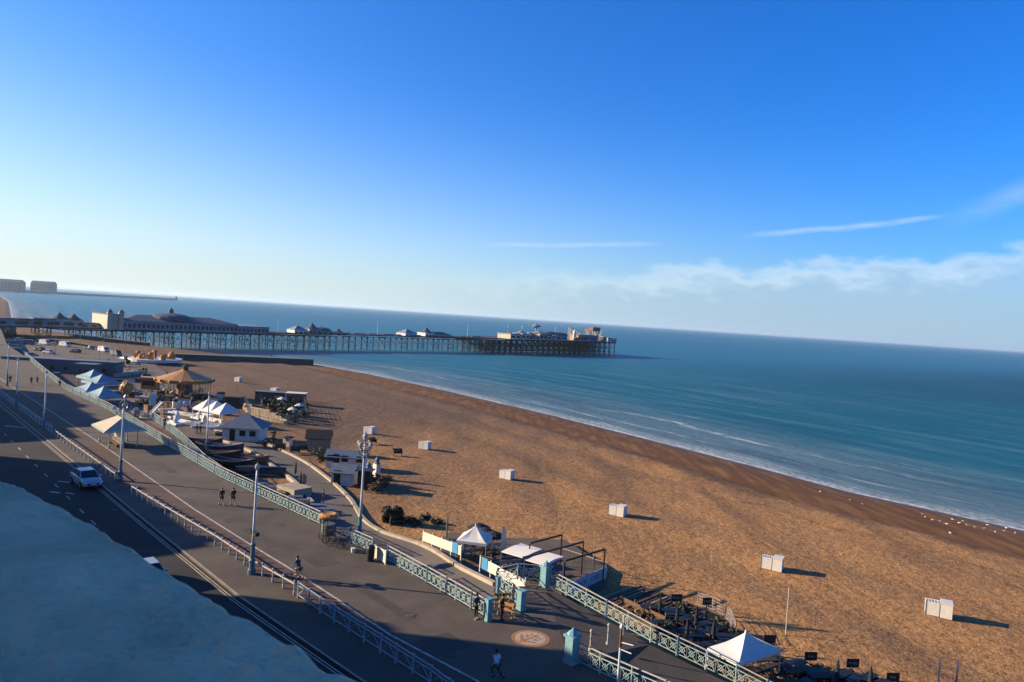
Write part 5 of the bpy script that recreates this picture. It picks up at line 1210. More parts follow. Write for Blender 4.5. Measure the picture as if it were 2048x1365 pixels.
# curved mesh fence
mf = thing('mesh_fence', 'curved pale mesh fence with posts enclosing the sand behind the dark parasols', 'fence', tuple(P(1398, 1215, -3.2)), 0)
cp = [P(x, y, -3.2) for x, y in [(1395, 1212), (1425, 1222), (1450, 1235), (1462, 1252), (1470, 1275)]]
for k, v in enumerate(cp): mb = MB(); mb.bar(v, v+Vector((0, 0, 1.2)), .06); wp(mf, mb, 'post', M['toprail'])
mb = MB()
for a, b_ in zip(cp, cp[1:]):
    for h in (.15, .4, .65, .9, 1.15): mb.bar(a+Vector((0, 0, h)), b_+Vector((0, 0, h)), .025)
    for k in range(1, 6): v = a+(b_-a)*k/6; mb.bar(v, v+Vector((0, 0, 1.15)), .02)
wp(mf, mb, 'mesh', M['toprail'])
# boards standing in the shingle
for k, (x, y) in enumerate([(1876, 1372), (1912, 1376)]):
    g = P(x, y, -3.5); t_ = thing('paddle_board', ['dark upright paddle board at the bottom edge, left one of two', 'dark upright paddle board at the bottom edge, right one of two'][k], 'paddle board', tuple(g), 1.0)
    mb = MB(); pr = [(-.0, 0), (.25, .25), (.33, .9), (.3, 1.5), (.15, 1.85), (0, 2.0), (-.15, 1.85), (-.3, 1.5), (-.33, .9), (-.25, .25)]; n_ = len(pr)
    mb.add([(x_, -.05, z_) for x_, z_ in pr]+[(x_, .05, z_) for x_, z_ in pr], [tuple(range(n_)), tuple(range(2*n_-1, n_-1, -1))]+[((i+1) % n_, i, n_+i, n_+(i+1) % n_) for i in range(n_)]); mb.build('board', M['navy'], t_); mb = MB(); mb.bar((0, -.2, 0), (0, .2, 0.05), .5, .1); mb.build('stand', M['woodd'], t_)

# ================================================================ PLANTS
g = G(780, 1045); shrub(tuple(g), 1.25, 2.0, 3600, 'large dark rounded shrub on the shingle beside the lower road', M['leaf'], seed=2)
for k, (x, y) in enumerate([(815, 1045), (835, 1050), (852, 1040), (872, 1048)]):
    g = G(x, y); shrub(tuple(g), 1.0, .6, 300, ['low dark scrub just right of the large rounded shrub', 'low dark scrub second from the large shrub', 'low dark scrub seaward in the patch by the shrub', 'low dark scrub at the right end of the patch'][k], M['leaf'], seed=5+k, flat=.5)
for k, (x, y) in enumerate([(735, 978), (752, 984), (768, 972), (748, 968)]):
    g = G(x, y); shrub(tuple(g), 1.3, 1.5, 420, ['brown scrubby bush behind the ornate lamp post', 'brown scrubby bush in front of the pair beside the lamp post', 'brown scrubby bush farthest to the right of the lamp post', 'brown scrubby bush behind the black booth'][k], M['leafb'], seed=15+k, leafs=.14)
g = Lo(643, 925); shrub(tuple(g), 1.3, 2.2, 500, 'dark shrub between the brown timber shed and the long pale hut', M['leaf'], seed=31)
g = Lo(530, 905-10); shrub(tuple(g), .8, 1.0, 200, 'small brown bush by the kerb between the pavilion and the timber shed', M['leafb'], seed=33)
g = Lo(546, 893); shrub(tuple(g), .55, 3.0, 260, 'narrow dark upright shrub behind the small pale kiosk box', M['leaf'], seed=34)
# cut log benches and dark beach seats
def bench(px, py, label, rz=.4, z=None):
    g = P(px, py, z) if z is not None else G(px, py); t_ = thing('beach_bench', label, 'bench', tuple(g), rz)
    mb = MB(); mb.box(0, 0, .42, 1.6, .5, .07); mb.build('seat', M['wood'], t_); mb = MB(); mb.box(0, .26, .45, 1.6, .07, .75); mb.build('backrest', M['wood'], t_)
    for s_ in (-1, 1): mb = MB(); mb.box(s_*.7, 0, 0, .1, .5, .9); mb.build('leg', M['woodd'], t_)
bench(795, 912, 'dark wooden beach bench seaward of the long pale hut')
bench(745, 889, 'dark bench with a small heap beside it beyond the long pale hut', .9)
bench(793, 1050, 'bleached bench in front of the large rounded shrub', .3)
for k, (x, y) in enumerate([(560, 902), (590, 908), (605, 905)]): bench(x, y, ['dark slatted seat by the kerb left of the timber shed', 'low dark seat nearest the timber shed', 'dark seat tucked against the timber shed wall'][k], .3*k, ZL)

# ================================================================ BOATS ON THE SHINGLE
def boat(px, py, rz, L_, label, hull, inner, z=ZL, turned=False):
    g = P(px, py, z); t_ = thing('wooden_boat', label, 'boat', (g.x, g.y, g.z+(.0 if not turned else .02)), rz)
    n_ = 12; vs = []
    W_ = L_*.16; H_ = L_*.15
    for i in range(n_+1):
        u = i/n_; w_ = W_*math.sin(math.pi*min(1, u*.86+.14*(1-u)+.0))**.6 if u < .999 else .02
        w_ = W_*(1-(abs(u-.42)/.6)**2.4) if u < 1 else .02
        w_ = max(.03, w_); sh_ = H_*(1+.45*(2*u-.9)**2)
        for a, b_ in ((0, .05), (.55, .12), (.92, .55), (1, 1)): vs.append((L_*(u-.5), -w_*a, sh_*b_+(.1*L_*.1 if u > .9 else 0)*(1-b_)))
        for a, b_ in ((.92, .55), (.55, .12)): vs.append((L_*(u-.5), w_*a, sh_*b_))
        vs.append((L_*(u-.5), w_, sh_)); vs.append((L_*(u-.5), 0, sh_*.35))
    # order around: 0 keel,1,2,3 port gunwale, 7 inner floor, 6 starboard gunwale,4,5
    o = [0, 1, 2, 3, 7, 6, 4, 5]; fs = []
    for i in range(n_):
        for j in range(8): k = (j+1) % 8; fs.append((i*8+o[j], i*8+o[k], (i+1)*8+o[k], (i+1)*8+o[j]))
    fs += [tuple(o[::-1]), tuple(n_*8+j for j in o)]
    mb = MB(); mb.add(vs, fs)
    if turned: mb.v = [(x, -y, H_*1.25-z_) for x, y, z_ in mb.v]
    mb.build('hull', hull, t_)
    mb = MB(); top_ = H_*1.25
    for i in range(n_):
        for s_ in (3, 6):
            a, b_ = vs[i*8+s_], vs[(i+1)*8+s_]
            if turned: a = (a[0], -a[1], top_-a[2]); b_ = (b_[0], -b_[1], top_-b_[2])
            mb.bar(a, b_, .08)
    mb.build('gunwale', inner, t_)
    if not turned:
        for x in (-.2, .1): mb = MB(); mb.box(x*L_, 0, H_*.7, .22, W_*1.7, .05); mb.build('thwart', inner, t_)
    return t_
boat(402, 893, .1, 6.5, 'black open boat nearest the walkway railing on the lower level', M['dark'], M['brick'])
boat(440, 905, -.1, 7.5, 'long dark boat with a pale gunwale behind the walkway railing', M['navy'], M['woodl'])
boat(428, 921, -.12, 8.0, 'dark brown fishing boat lying beside the inner kerb wall', M['woodd'], M['wood'])
boat(465, 935, -.15, 6.5, 'low black boat in the shade under the long railing', M['dark'], M['steel'])
boat(452, 895-22, .0, 3.6, 'short dark dinghy at the start of the inner kerb wall', M['dark'], M['steel'])
boat(522, 950, .2, 6.5, 'boat upturned with a dark hull above the terrace tables', M['dark'], mat('pale_blue_trim', (.35, .45, .55), .5), turned=True)
boat(500, 925, -.05, 5.5, 'brown boat beside the pale low wall on the lower level', M['brick'], M['woodl'])
# boats' terrace: tables in the shade of the promenade wall
scatter_tables(M['steel'], [(545, 985), (560, 995), (575, 990), (590, 1005), (605, 1012), (575, 1010), (520, 978), (600, 1025), (620, 1030), (640, 1040), (655, 1030), (635, 1022)], ZL-.06, 'grey terrace table in the shade below the long railing', 'grey tables below the long railing', .2)
for k, (x, y) in enumerate([(600, 985), (590, 962)]):
    parasol(tuple(Lo(x, y)), ['closed dark parasol at the corner of the shaded tables', 'closed dark parasol beside the inner kerb wall'][k], M['darkcloth'], 2.6, closed=True)
# stone bastion on the inner curve
for k, (x, y, w_, d_, h, m_, lab) in enumerate([(588, 990, 3.4, 2.6, 1.0, 'stone', 'sunlit stone planter wall at the tip of the inner curve'), (640, 1045, 2.6, 1.2, .8, 'conc', 'low concrete block beside the steps below the orange topped kiosk')]):
    g = Lo(x, y); mb = MB(); mb.box(0, 0, 0, w_, d_, h); mb.box(0, 0, h, w_+.1, d_+.1, .1); o = mb.build('stone_planter', M[m_], label=lab, cat='planter'); o.location = g; o.rotation_euler = (0, 0, BA+.2)

# ================================================================ PLAY AREA AND FENCED GARDEN
def net_garden():
    t_ = thing('fenced_garden', 'fenced sunken garden with blue netting and pale terraces beyond the pavilion', 'enclosure', tuple(G(555, 835)), 0)
    c = [G(x, y) for x, y in [(490, 812), (605, 800), (612, 842), (575, 855), (500, 840)]]
    for a, b_ in zip(c, c[1:]+c[:1]):
        n_ = 4
        for k in range(n_): v = a+(b_-a)*k/n_; mb = MB(); mb.bar(v, v+Vector((0, 0, 2.4)), .08); wp(t_, mb, 'post', M['steel'])
        mb = MB()
        for k in range(9): h = .1+k*.28; mb.bar(a+Vector((0, 0, h)), b_+Vector((0, 0, h)), .03)
        for k in range(14): v = a+(b_-a)*k/14; mb.bar(v, v+Vector((0, 0, 2.4)), .03)
        wp(t_, mb, 'netting', M['netm'])
net_garden()
for k, (x, y) in enumerate([(545, 828), (560, 820), (575, 828), (590, 832), (600, 822), (530, 815), (566, 838), (585, 845), (606, 838), (552, 812), (580, 815)]):
    g = G(x, y); shrub(tuple(g), 1.6, 2.2, 260, 'dark planting massed inside the fenced garden', M['leaf'], seed=50+k, leafs=.3, group='dark shrubs inside the fenced garden')
for k, (x, y, L_) in enumerate([(520, 830, 9), (530, 836, 9), (512, 824, 8), (540, 842, 9), (505, 818, 7)]):
    g = G(x, y); mb = MB(); mb.box(0, 0, 0, L_, .8, .5); mb.box(0, .5, 0, L_, .3, .8); o = mb.build('terrace_step', M['woodl'], label='pale terraced step at the left of the fenced garden', cat='step', group='pale terrace steps of the fenced garden'); o.location = g; o.rotation_euler = (0, 0, BA+.25)
for k, (x, y) in enumerate([(563, 812), (598, 826), (584, 835)]):
    g = G(x, y+6); parasol(tuple(g), ['white parasol at the back of the fenced garden', 'white parasol at the right of the fenced garden', 'white parasol low in the front of the fenced garden'][k], M['tent'], 2.6, 1.1)
# crazy golf: pale low walls, ramps and obstacles
rnd = random.Random(4)
GW = [(345, 838), (362, 845), (380, 850), (398, 848), (352, 828), (372, 832), (390, 838), (335, 822), (410, 856), (358, 818), (428, 852), (440, 858), (340, 848), (380, 822), (405, 832)]
for k, (x, y) in enumerate(GW):
    g = Lo(x, y); L_ = rnd.uniform(2.5, 5); mb = MB(); mb.box(0, 0, 0, L_, .25, .35); mb.box(0, 1.1, 0, L_, .25, .35); mb.box(L_/2, .55, 0, .25, 1.1, .35); mb.box(-L_*.2, .55, .0, 1.0, .9, .16)
    if k % 3 == 0: mb.lathe([(.5, .16), (.45, 1.0), (.1, 1.6)], 8, L_*.2, .55)
    o = mb.build('golf_hole', M['white'] if k % 2 else M['palepole'], label='low pale miniature golf lane on the esplanade behind the walkway railing', cat='golf lane', group='miniature golf lanes'); o.location = g; o.rotation_euler = (0, 0, rnd.uniform(-.8, .8))
for k, (x, y, m_, lab) in enumerate([(312, 835, 'white', 'white leaning slide beside the golf lanes'), (306, 815, 'white', 'white slide behind the leaning one at the golf lanes')]):
    g = Lo(x, y); t_ = thing('slide', lab, 'slide', tuple(g), .9+k)
    mb = MB(); mb.bar((-1.4, 0, .2), (1.0, 0, 2.8), .9, .12); mb.bar((-1.4, -.45, .35), (1.0, -.45, 2.95), .08, .25); mb.bar((-1.4, .45, .35), (1.0, .45, 2.95), .08, .25); mb.build('chute', M[m_], t_)
    mb = MB(); mb.bar((1.1, -.4, 0), (1.1, -.4, 3), .08); mb.bar((1.1, .4, 0), (1.1, .4, 3), .08); [mb.bar((1.1, -.4, h*.4+.3), (1.1, .4, h*.4+.3), .06) for h in range(6)]; mb.build('ladder', M['orange'], t_)
for k, (x, y, m_) in enumerate([(290, 800, 'cream'), (275, 812, 'woodl'), (310, 805, 'concd'), (330, 800, 'wood'), (345, 806, 'cream'), (270, 790, 'steel'), (300, 790, 'dark'), (260, 780, 'dark'), (250, 740, 'conc'), (235, 750, 'steel'), (262, 748, 'cream'), (270, 733, 'steel'), (420, 803, 'dark'), (438, 806, 'wood'), (355, 800, 'dark'), (400, 800, 'woodd')]):
    g = Lo(x, y); t_ = thing('market_stall', ['pale stall top', 'wooden stall top', 'dark stall top', 'brown stall top', 'cream stall top', 'grey stall top', 'black stall top', 'black low stall', 'concrete coloured stall', 'steel grey stall', 'cream stall', 'light grey stall', 'black stall', 'brown stall', 'black stall', 'dark brown stall'][k]+' '+['behind the white slides', 'beside the amber globe', 'right of the white slides', 'in front of the carousel', 'at the carousel foot', 'left of the ticket booth', 'by the ticket booth door', 'near the blue canopies', 'below the children ride', 'beside the dark roofed car', 'between the ride and the canopies', 'just under the ride rim', 'behind the striped tents', 'right behind the striped tents', 'under the carousel edge', 'between the carousel and the striped tents'][k], 'stall', tuple(g), rnd.uniform(-.6, .6))
    L_ = rnd.uniform(2, 3.6); mb = MB(); mb.box(0, 0, .75, L_, 1.1, .08); mb.build('counter', M[m_], t_); mb = MB(); [mb.box(a*L_*.45, b_*.45, 0, .08, .08, .75) for a in (-1, 1) for b_ in (-1, 1)]; mb.build('legs_frame', M['woodd'], t_)
    mb = MB(); [mb.box(rnd.uniform(-.4, .4)*L_, rnd.uniform(-.3, .3), .83, .5, .4, rnd.uniform(.2, .6)) for _ in range(3)]; mb.build('goods', M[m_], t_, kind='stuff')

CL = [(262, 795), (285, 812), (296, 826), (322, 812), (338, 815), (352, 818), (366, 812), (385, 810), (330, 790), (318, 797), (280, 765), (292, 760), (262, 765), (300, 768), (240, 768), (255, 728), (240, 733), (285, 745), (225, 765), (440, 800), (425, 812), (455, 830), (335, 806), (372, 822), (398, 818), (270, 838), (286, 842), (300, 850)]
proto = None
for k, (x, y) in enumerate(CL):
    g = Lo(x, y); t_ = thing('planter_box' if k % 2 else 'storage_chest', 'x', 'planter' if k % 2 else 'chest', tuple(g), rnd.uniform(-1, 1))
    w_ = rnd.uniform(1.2, 2.6); h_ = rnd.uniform(.7, 1.6); m_ = M[['dark', 'woodd', 'brick', 'navy', 'wood', 'cream', 'palepole'][k % 7]]
    mb = MB(); mb.box(0, 0, 0, w_, 1.0, h_); mb.build('box', m_, t_)
    if k % 2: t_['label'] = 'low planter box among the dark clutter between the carousel and the walkway railing'; t_['group'] = 'planter boxes around the carousel'; mb = MB(); [mb.blob((rnd.uniform(-.4, .4)*w_, 0, h_+.15), .35, 6, 5) for _ in range(4)]; mb.build('plant', M['leaf'], t_, kind='stuff')
    else: t_['label'] = 'closed storage chest among the clutter between the carousel and the walkway railing'; t_['group'] = 'storage chests around the carousel'; mb = MB(); mb.box(0, 0, h_, w_+.12, 1.12, .08); mb.build('lid', M['woodd'], t_)

# ================================================================ GROYNES AND FAR SHORE
def groyne(p, q, w_, ztop0, ztop1, label, steps=0):
    p = Vector(p); q = Vector(q); t_ = thing('groyne', label, 'groyne', (p.x, p.y, -8), 0); d = q-p; n_ = Vector((-d.y, d.x, 0)).normalized()*w_/2
    mb = MB(); mb.hexa([(p-n_).to_tuple()[:2]+(-9,), (p+n_).to_tuple()[:2]+(-9,), (q+n_).to_tuple()[:2]+(-9,), (q-n_).to_tuple()[:2]+(-9,)], [(p-n_).to_tuple()[:2]+(ztop0,), (p+n_).to_tuple()[:2]+(ztop0,), (q+n_).to_tuple()[:2]+(ztop1,), (q-n_).to_tuple()[:2]+(ztop1,)])
    wp(t_, mb, 'wall', M['concd'])
    mb = MB(); a, b_ = Vector((p.x, p.y, ztop0)), Vector((q.x, q.y, ztop1)); mb.bar(a+Vector((0, 0, .1)), b_+Vector((0, 0, .1)), w_+.5, .28); wp(t_, mb, 'coping', M['conc'])
groyne(P(622, 731, -7.2), P(340, 722, -4.4), 3.2, -4.6, -1.8, 'dark concrete groyne running out to the water beyond the carousel')
groyne(P(298, 700, -6.6), P(150, 681, -4.0), 3.2, -3.4, -1.6, 'far dark groyne ending under the pier')
g = P(543, 716, -4.0); person((g.x, g.y, -3.75), 0, 'stand', 'lone person standing on top of the concrete groyne', short=False, s=1.15)
# marina breakwater and blocks, about three kilometres off
mk_ = thing('harbour_arm', 'long grey harbour breakwater low on the horizon at the left', 'breakwater', tuple(P(0, 583, -7.5)), 0)
ha = [P(-120, 572, -7.5), P(0, 583.4, -7.5), P(150, 591, -7.5), P(300, 598.5, -7.5), P(352, 601.5, -7.5)]
mb = MB()
for a, b_ in zip(ha, ha[1:]): mb.bar(a+Vector((0, 0, 3)), b_+Vector((0, 0, 3)), 22, 14+0)
wp(mk_, mb, 'wall', M['far'])
mb = MB(); v = ha[-1]; mb.lathe([(9, 0), (8, 14), (5, 15), (5, 20), (1, 24)], 12, v.x, v.y, v.z); wp(mk_, mb, 'pier_head', M['far'])
def far_block(x0, x1, ytop, ybase, label):
    a, b_ = P(x0, ybase, -7.5), P(x1, ybase+(x1-x0)*.066, -7.5); h = (ybase-ytop)*a.y/FPX
    t_ = thing('marina_block', label, 'building', tuple((a+b_)/2), 0); L_ = (b_-a).length; rz = math.atan2(b_.y-a.y, b_.x-a.x); t_.rotation_euler = (0, 0, rz)
    mb = MB(); mb.box(0, 12, 0, L_, 24, h*.82); mb.build('wall', M['far'], t_)
    mb = MB(); mb.hexa([(-L_/2, 0, h*.82), (L_/2, 0, h*.82), (L_/2, 24, h*.82), (-L_/2, 24, h*.82)], [(-L_*.44, 5, h), (L_*.44, 5, h), (L_*.44, 20, h), (-L_*.44, 20, h)]); mb.build('roof', M['pierroof'], t_)
    for k in range(12):
        for r_ in range(4): mb = MB(); mb.box(-L_*.45+k*L_*.082, -.5, 6+r_*h*.18, L_*.04, 1.2, h*.09); mb.build('window', M['glassd'], t_)
far_block(-40, 42, 555, 581, 'hazy grey marina block cut by the left edge')
far_block(60, 106, 561, 586, 'hazy grey marina block right of the gap on the horizon')

# ================================================================ PIER
pa = P(300, 695, -7.5); pb = P(1240, 709, -7.5); pdv = (pb-pa); PLN = pdv.length; pdv = pdv.normalized(); ZD = 4.2
prz = math.atan2(pdv.y, pdv.x)
# local frame: +x along the pier out to sea (0 at px 300), -y towards the viewer; z from the water
pier = thing('seaside_pier', 'long iron pleasure pier on many piles reaching out across the sea', 'pier', (pa.x, pa.y, -7.5), prz)
def pw(x, y, z=0):
    c_, s_ = math.cos(prz), math.sin(prz); return Vector((pa.x+x*c_-y*s_, pa.y+x*s_+y*c_, -7.5+z))
HD = 11.4; PLN0 = PLN
def xat(px, yy=0):        # distance along the pier at which the picture column px meets the near edge of the deck
    lo_, hi_ = -200, PLN0+60
    def col(x):
        v = pw(x, yy, HD); X_, Y_, Z_ = v.x, v.y, v.z-HC; cp, sp = math.cos(PITCH), math.sin(PITCH)
        yf = Y_*cp-Z_*sp; zu = Y_*sp+Z_*cp; c_, s_ = math.cos(ROLL), math.sin(ROLL)
        return 1024+(X_/yf*c_+zu/yf*s_)*FPX
    for _ in range(50):
        m_ = (lo_+hi_)/2
        if col(m_) < px: lo_ = m_
        else: hi_ = m_
    return m_
PLN = xat(1238, -16)-4; XH = PLN-112     # deck height over the water; where the wide head begins
mb = MB(); mb.box((XH-130)/2, 7.5, HD-.7, XH+130, 15, .7)
mb.build('deck', M['pierd'], pier)
mb = MB(); mb.prism([(XH-60, 0), (XH-40, -12), (XH, -16), (PLN, -16), (PLN+4, -8), (PLN+4, 30), (PLN-6, 36), (XH-30, 36), (XH-60, 15)], HD-.8, HD+.02); mb.build('head_deck', M['pierd'], pier)
mb = MB(); mb.prism([(-48, 0), (-44, -10), (98, -10), (102, 0)], HD-.75, HD-.01); mb.build('hall_deck', M['pierd'], pier)
def bent(x, ys, brace=True, w_=.36, arch=False):
    mb = MB()
    for y in ys: mb.cyl((x, y, -6), (x, y, HD-.6), w_*.62, w_*.62, 6)
    if brace:
        for h in (2.6, 6.2): mb.bar((x, ys[0], h), (x, ys[-1], h), .22)
        for a, b_ in zip(ys, ys[1:]): mb.bar((x, a, 2.6), (x, b_, HD-1), .16); mb.bar((x, b_, 2.6), (x, a, HD-1), .16)
    mb.bar((x, ys[0]-.6, HD-1.1), (x, ys[-1]+.6, HD-1.1), .45, .5)
    mb.build('pile_bent', M['pierd'], pier)
x = -118; k = 0; bents = []
while x < XH-20:
    ys = [1, 7.5, 14]
    if x > -44 and x < 100: ys = [-9, 1, 7.5, 14]
    bent(x, ys); bents.append(x); k += 1; x += 9.5 if k % 2 else 5.0
long_ = MB()
for a, b_ in zip(bents, bents[1:]):
    if b_-a < 6:
        for y in (1, 14):
            long_.bar((a, y, 6.2), (b_, y, 6.2), .2); long_.bar((a, y, 2.8), (b_, y, 2.8), .2); long_.bar((a, y, 2.8), (b_, y, 6.2), .14); long_.bar((a, y, 6.2), (b_, y, 9.8), .14)
long_.build('longitudinal_bracing', M['pierd'], pier, kind='stuff')
x = XH-50; nb_ = 0
while x <= PLN+.5:
    ys = [-15+6.2*i for i in range(8)]; bent(x, ys if x > XH-8 else [-11+6*i for i in range(6)], w_=.55); x += 7.0; nb_ += 1
mb = MB()
for x in frange(XH-50, PLN-26, 7.0):
    for y in (-11, -4): mb.bar((x, y, 2.4), (x+7, y, 2.4), .5); mb.bar((x, y, 6.0), (x+7, y, 6.0), .5); mb.bar((x, y, 2.4), (x+7, y, 9.5), .35); mb.bar((x+7, y, 2.4), (x, y, 9.5), .35)
mb.build('head_bracing', M['pierd'], pier)
mb = MB(); mb.box((XH-130)/2, .1, HD+1.0, XH+130, .12, .14)
for x in frange(-190, XH-20, 3): mb.box(x, .1, HD, .12, .12, 1.0)
for x in frange(XH-40, PLN+2, 3): mb.box(x, -15.6, HD, .12, .12, 1.0)
mb.box((XH+PLN)/2-20, -15.6, HD+1.0, PLN-XH+40, .12, .14); mb.box(PLN+3.8, 10, HD+1, .12, 40, .14)
mb.build('parapet_rail', M['palepole'], pier)
mb = MB()
for x in frange(100, XH-40, 12): mb.box(x, 7.5, HD, 9, .4, 2.0)
mb.build('windbreak_screen', M['pierwall'], pier)
def pier_hall(x0, x1, y0, y1, h, hr, label, wall, roof, kind='hip', name='pier_pavilion', cat='pavilion', dome=None, nwin=0):
    h, hr = (h*.8, hr*.8) if name == 'funfair_building' else (h, hr); c_ = pw((x0+x1)/2, (y0+y1)/2, HD+.02); t_ = thing(name, label, cat, tuple(c_), prz); L_, W_ = x1-x0, y1-y0
    mb = MB(); mb.box(0, 0, 0, L_, W_, h); mb.build('wall', wall, t_)
    mb = MB(); a, b_ = L_/2+.4, W_/2+.4
    if kind == 'hip': r_ = max(.2, a-b_); mb.add([(-a, -b_, h), (a, -b_, h), (a, b_, h), (-a, b_, h), (-r_, 0, h+hr), (r_, 0, h+hr)], [(0, 1, 5, 4), (1, 2, 5), (2, 3, 4, 5), (3, 0, 4), (3, 2, 1, 0)])
    elif kind == 'dome': mb.lathe([(max(a, b_)*1.0*math.cos(t), h+hr*math.sin(t)) for t in [i*math.pi/16 for i in range(8)]]+[(.1, h+hr*1.02), (.12, h+hr*1.4), (.01, h+hr*1.6)], 16)
    elif kind == 'cone': mb.lathe([(max(a, b_), h), (max(a, b_)*.5, h+hr*.45), (.3, h+hr), (.01, h+hr*1.25)], 12)
    elif kind == 'vault':
        n_ = 8; vs = []
        for i in range(n_+1): t = math.pi*i/n_; vs += [(-a, -b_*math.cos(t), h+hr*math.sin(t)), (a, -b_*math.cos(t), h+hr*math.sin(t))]
        mb.add(vs, [(2*i, 2*i+1, 2*i+3, 2*i+2) for i in range(n_)]+[tuple(2*i for i in range(n_+1))[::-1], tuple(2*i+1 for i in range(n_+1))])
    else: mb.box(0, 0, h, L_+.8, W_+.8, .4)
    rf = mb.build('roof', roof, t_)
    if dome:
        xo, r_, hh = dome; mb = MB(); mb.lathe([(r_, h+hr*.3)]+[(r_*math.cos(t)*1.0, h+hr*.5+hh*math.sin(t)) for t in [i*math.pi/14 for i in range(7)]]+[(r_*.12, h+hr*.5+hh), (r_*.12, h+hr*.5+hh+1.6), (.05, h+hr*.5+hh+3)], 18, xo); mb.build('dome', roof, rf)
    for k in range(nwin):
        mb = MB(); mb.box(-L_/2+(k+.5)*L_/nwin, -W_/2, h*.25, L_/nwin*.55, .25, h*.42); mb.build('window', M['glassd'], t_)
    return t_
x2, x3, x5 = xat(232), xat(462), xat(524)
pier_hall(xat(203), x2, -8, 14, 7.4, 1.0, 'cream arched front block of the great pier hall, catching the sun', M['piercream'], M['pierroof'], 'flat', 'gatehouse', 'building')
for s_, l_ in ((.12, 'left'), (.9, 'right')):
    xx = xat(203)+(x2-xat(203))*s_; v = pw(xx, -8.5, HD); t_ = thing('corner_turret', l_+' turret of the cream hall front on the pier', 'turret', tuple(v), 0)
    mb = MB(); mb.lathe([(1.3, .02), (1.2, 7.6), (1.6, 7.9), (1.3, 8.6)], 10); mb.build('shaft', M['piercream'], t_); mb = MB(); mb.lathe([(1.4, 8.6), (1.1, 9.2), (.3, 10.0), (.05, 10.8)], 10); mb.build('cap', M['pierroof'], t_)
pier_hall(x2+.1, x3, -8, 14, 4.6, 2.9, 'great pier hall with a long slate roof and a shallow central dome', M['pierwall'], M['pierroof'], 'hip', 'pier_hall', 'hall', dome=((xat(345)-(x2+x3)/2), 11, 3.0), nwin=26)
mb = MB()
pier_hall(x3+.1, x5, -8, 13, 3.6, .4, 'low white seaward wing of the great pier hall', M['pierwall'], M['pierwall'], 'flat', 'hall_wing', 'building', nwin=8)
for k, (px, w_, hh, kd, wl, lab) in enumerate([
    (606, 9, 3.2, 'hip', 'white', 'small white roofed kiosk on the pier just past the great hall'), (634, 8, 4.4, 'cone', 'pierwall', 'pointed kiosk with a white front second past the great hall'),
    (655, 12, 3.0, 'dome', 'pierwall', 'dark domed shelter third past the great hall'), (685, 6, 2.6, 'cone', 'pierwall', 'small pointed shelter fourth past the great hall'),
    (826, 10, 3.6, 'hip', 'white', 'white kiosk at the middle of the pier'), (864, 9, 4.6, 'cone', 'white', 'white pointed kiosk at the middle of the pier, right of the other'), (888, 20, 2.8, 'hip', 'pierwall', 'long dark roofed shelter right of the white pointed kiosk')]):
    xx = xat(px); pier_hall(xx-w_/2, xx+w_/2, 2, 2+min(w_, 10), hh*.75, hh*.8, lab, M[wl], M['pierroof'] if kd != 'hip' or wl != 'white' else M['pierwall'], kd, nwin=3)
# shoreward kiosks
for px, w_, hh, kd, lab in [(24, 16, 3.4, 'flat', 'flat roofed pier shop at the left edge'), (64, 10, 3.4, 'flat', 'flat roofed pier shop second from the left edge'), (92, 9, 3.8, 'flat', 'grey pier shop left of the two small domes'), (126, 8, 4, 'cone', 'pier entrance kiosk with a pointed dome, left one of two'), (155, 7, 3.6, 'cone', 'pier entrance kiosk with a pointed dome, right one of two'), (182, 8, 2.2, 'flat', 'low cream kiosk between the domed kiosk and the great hall')]:
    xx = xat(px); pier_hall(xx-w_/2, xx+w_/2, 2, 10, hh, 3.0, lab, M['piercream'] if px > 100 else M['pierwall'], M['pierroof'], kd, 'pier_kiosk', 'kiosk', nwin=2)
# funfair at the head
HEADB = [(1012, 12, 4.6, 'flat', 'piercream', 'pierwall', 'cream flat roofed stall at the start of the pier head'), (1032, 9, 5.5, 'cone', 'piercream', 'pierwall', 'pale pointed ride at the start of the pier head'),
 (1052, 10, 3.4, 'hip', 'pierwall', 'pierroof', 'dark roofed stall beside the pale pointed ride'), (1068, 10, 6.2, 'cone', 'woodl', 'pierwall', 'pale tented ride left of the middle of the pier head'),
 (1084, 13, 4.2, 'vault', 'piercream', 'pierroof', 'vaulted hall in the middle of the pier head'), (1104, 15, 5.0, 'vault', 'pierwall', 'pierroof', 'brown arched arcade left of the white lighthouse slide'),
 (1142, 7, 6.0, 'flat', 'orange', 'gold', 'orange block beside the lighthouse slide'), (1160, 24, 6.2, 'flat', 'bluepanel', 'bluepanel', 'blue clad ride building on the pier head'),
 (1208, 9, 3.6, 'flat', 'piercream', 'piercream', 'cream block at the seaward end of the pier head')]
M['bluepanel'] = mat('blue_panel', (.02, .13, .22), .5, .15, .4)
for px, w_, hh, kd, wl, rf, lab in HEADB:
    xx = xat(px-3); pier_hall(xx-w_/2, xx+w_/2, -12, -12+min(14, w_+2), hh, 3.2, lab, M[wl], M[rf], kd, 'funfair_building', 'building', nwin=2)
v = pw(xat(1128), -11, HD+.02); t_ = thing('helter_skelter', 'white lighthouse shaped slide tower on the pier head', 'slide tower', tuple(v), 0); t_.scale = (.72,)*3
mb = MB(); mb.lathe([(2.4, 0), (1.7, 9.5)], 14); mb.build('tower', M['white'], t_); mb = MB(); mb.lathe([(2.2, 9.5), (2.0, 10.6), (1.6, 11), (.2, 13.6)], 12); mb.build('cap', M['palepole'], t_)
mb = MB()
for k in range(60): a0, a1 = k*.42, (k+1)*.42; r_ = 3.0-.010*k; z = 9-.145*k; mb.bar((r_*math.cos(a0), r_*math.sin(a0), z), (r_*math.cos(a1), r_*math.sin(a1), z-.145), .9, .3)
mb.build('chute', M['steel'], t_)
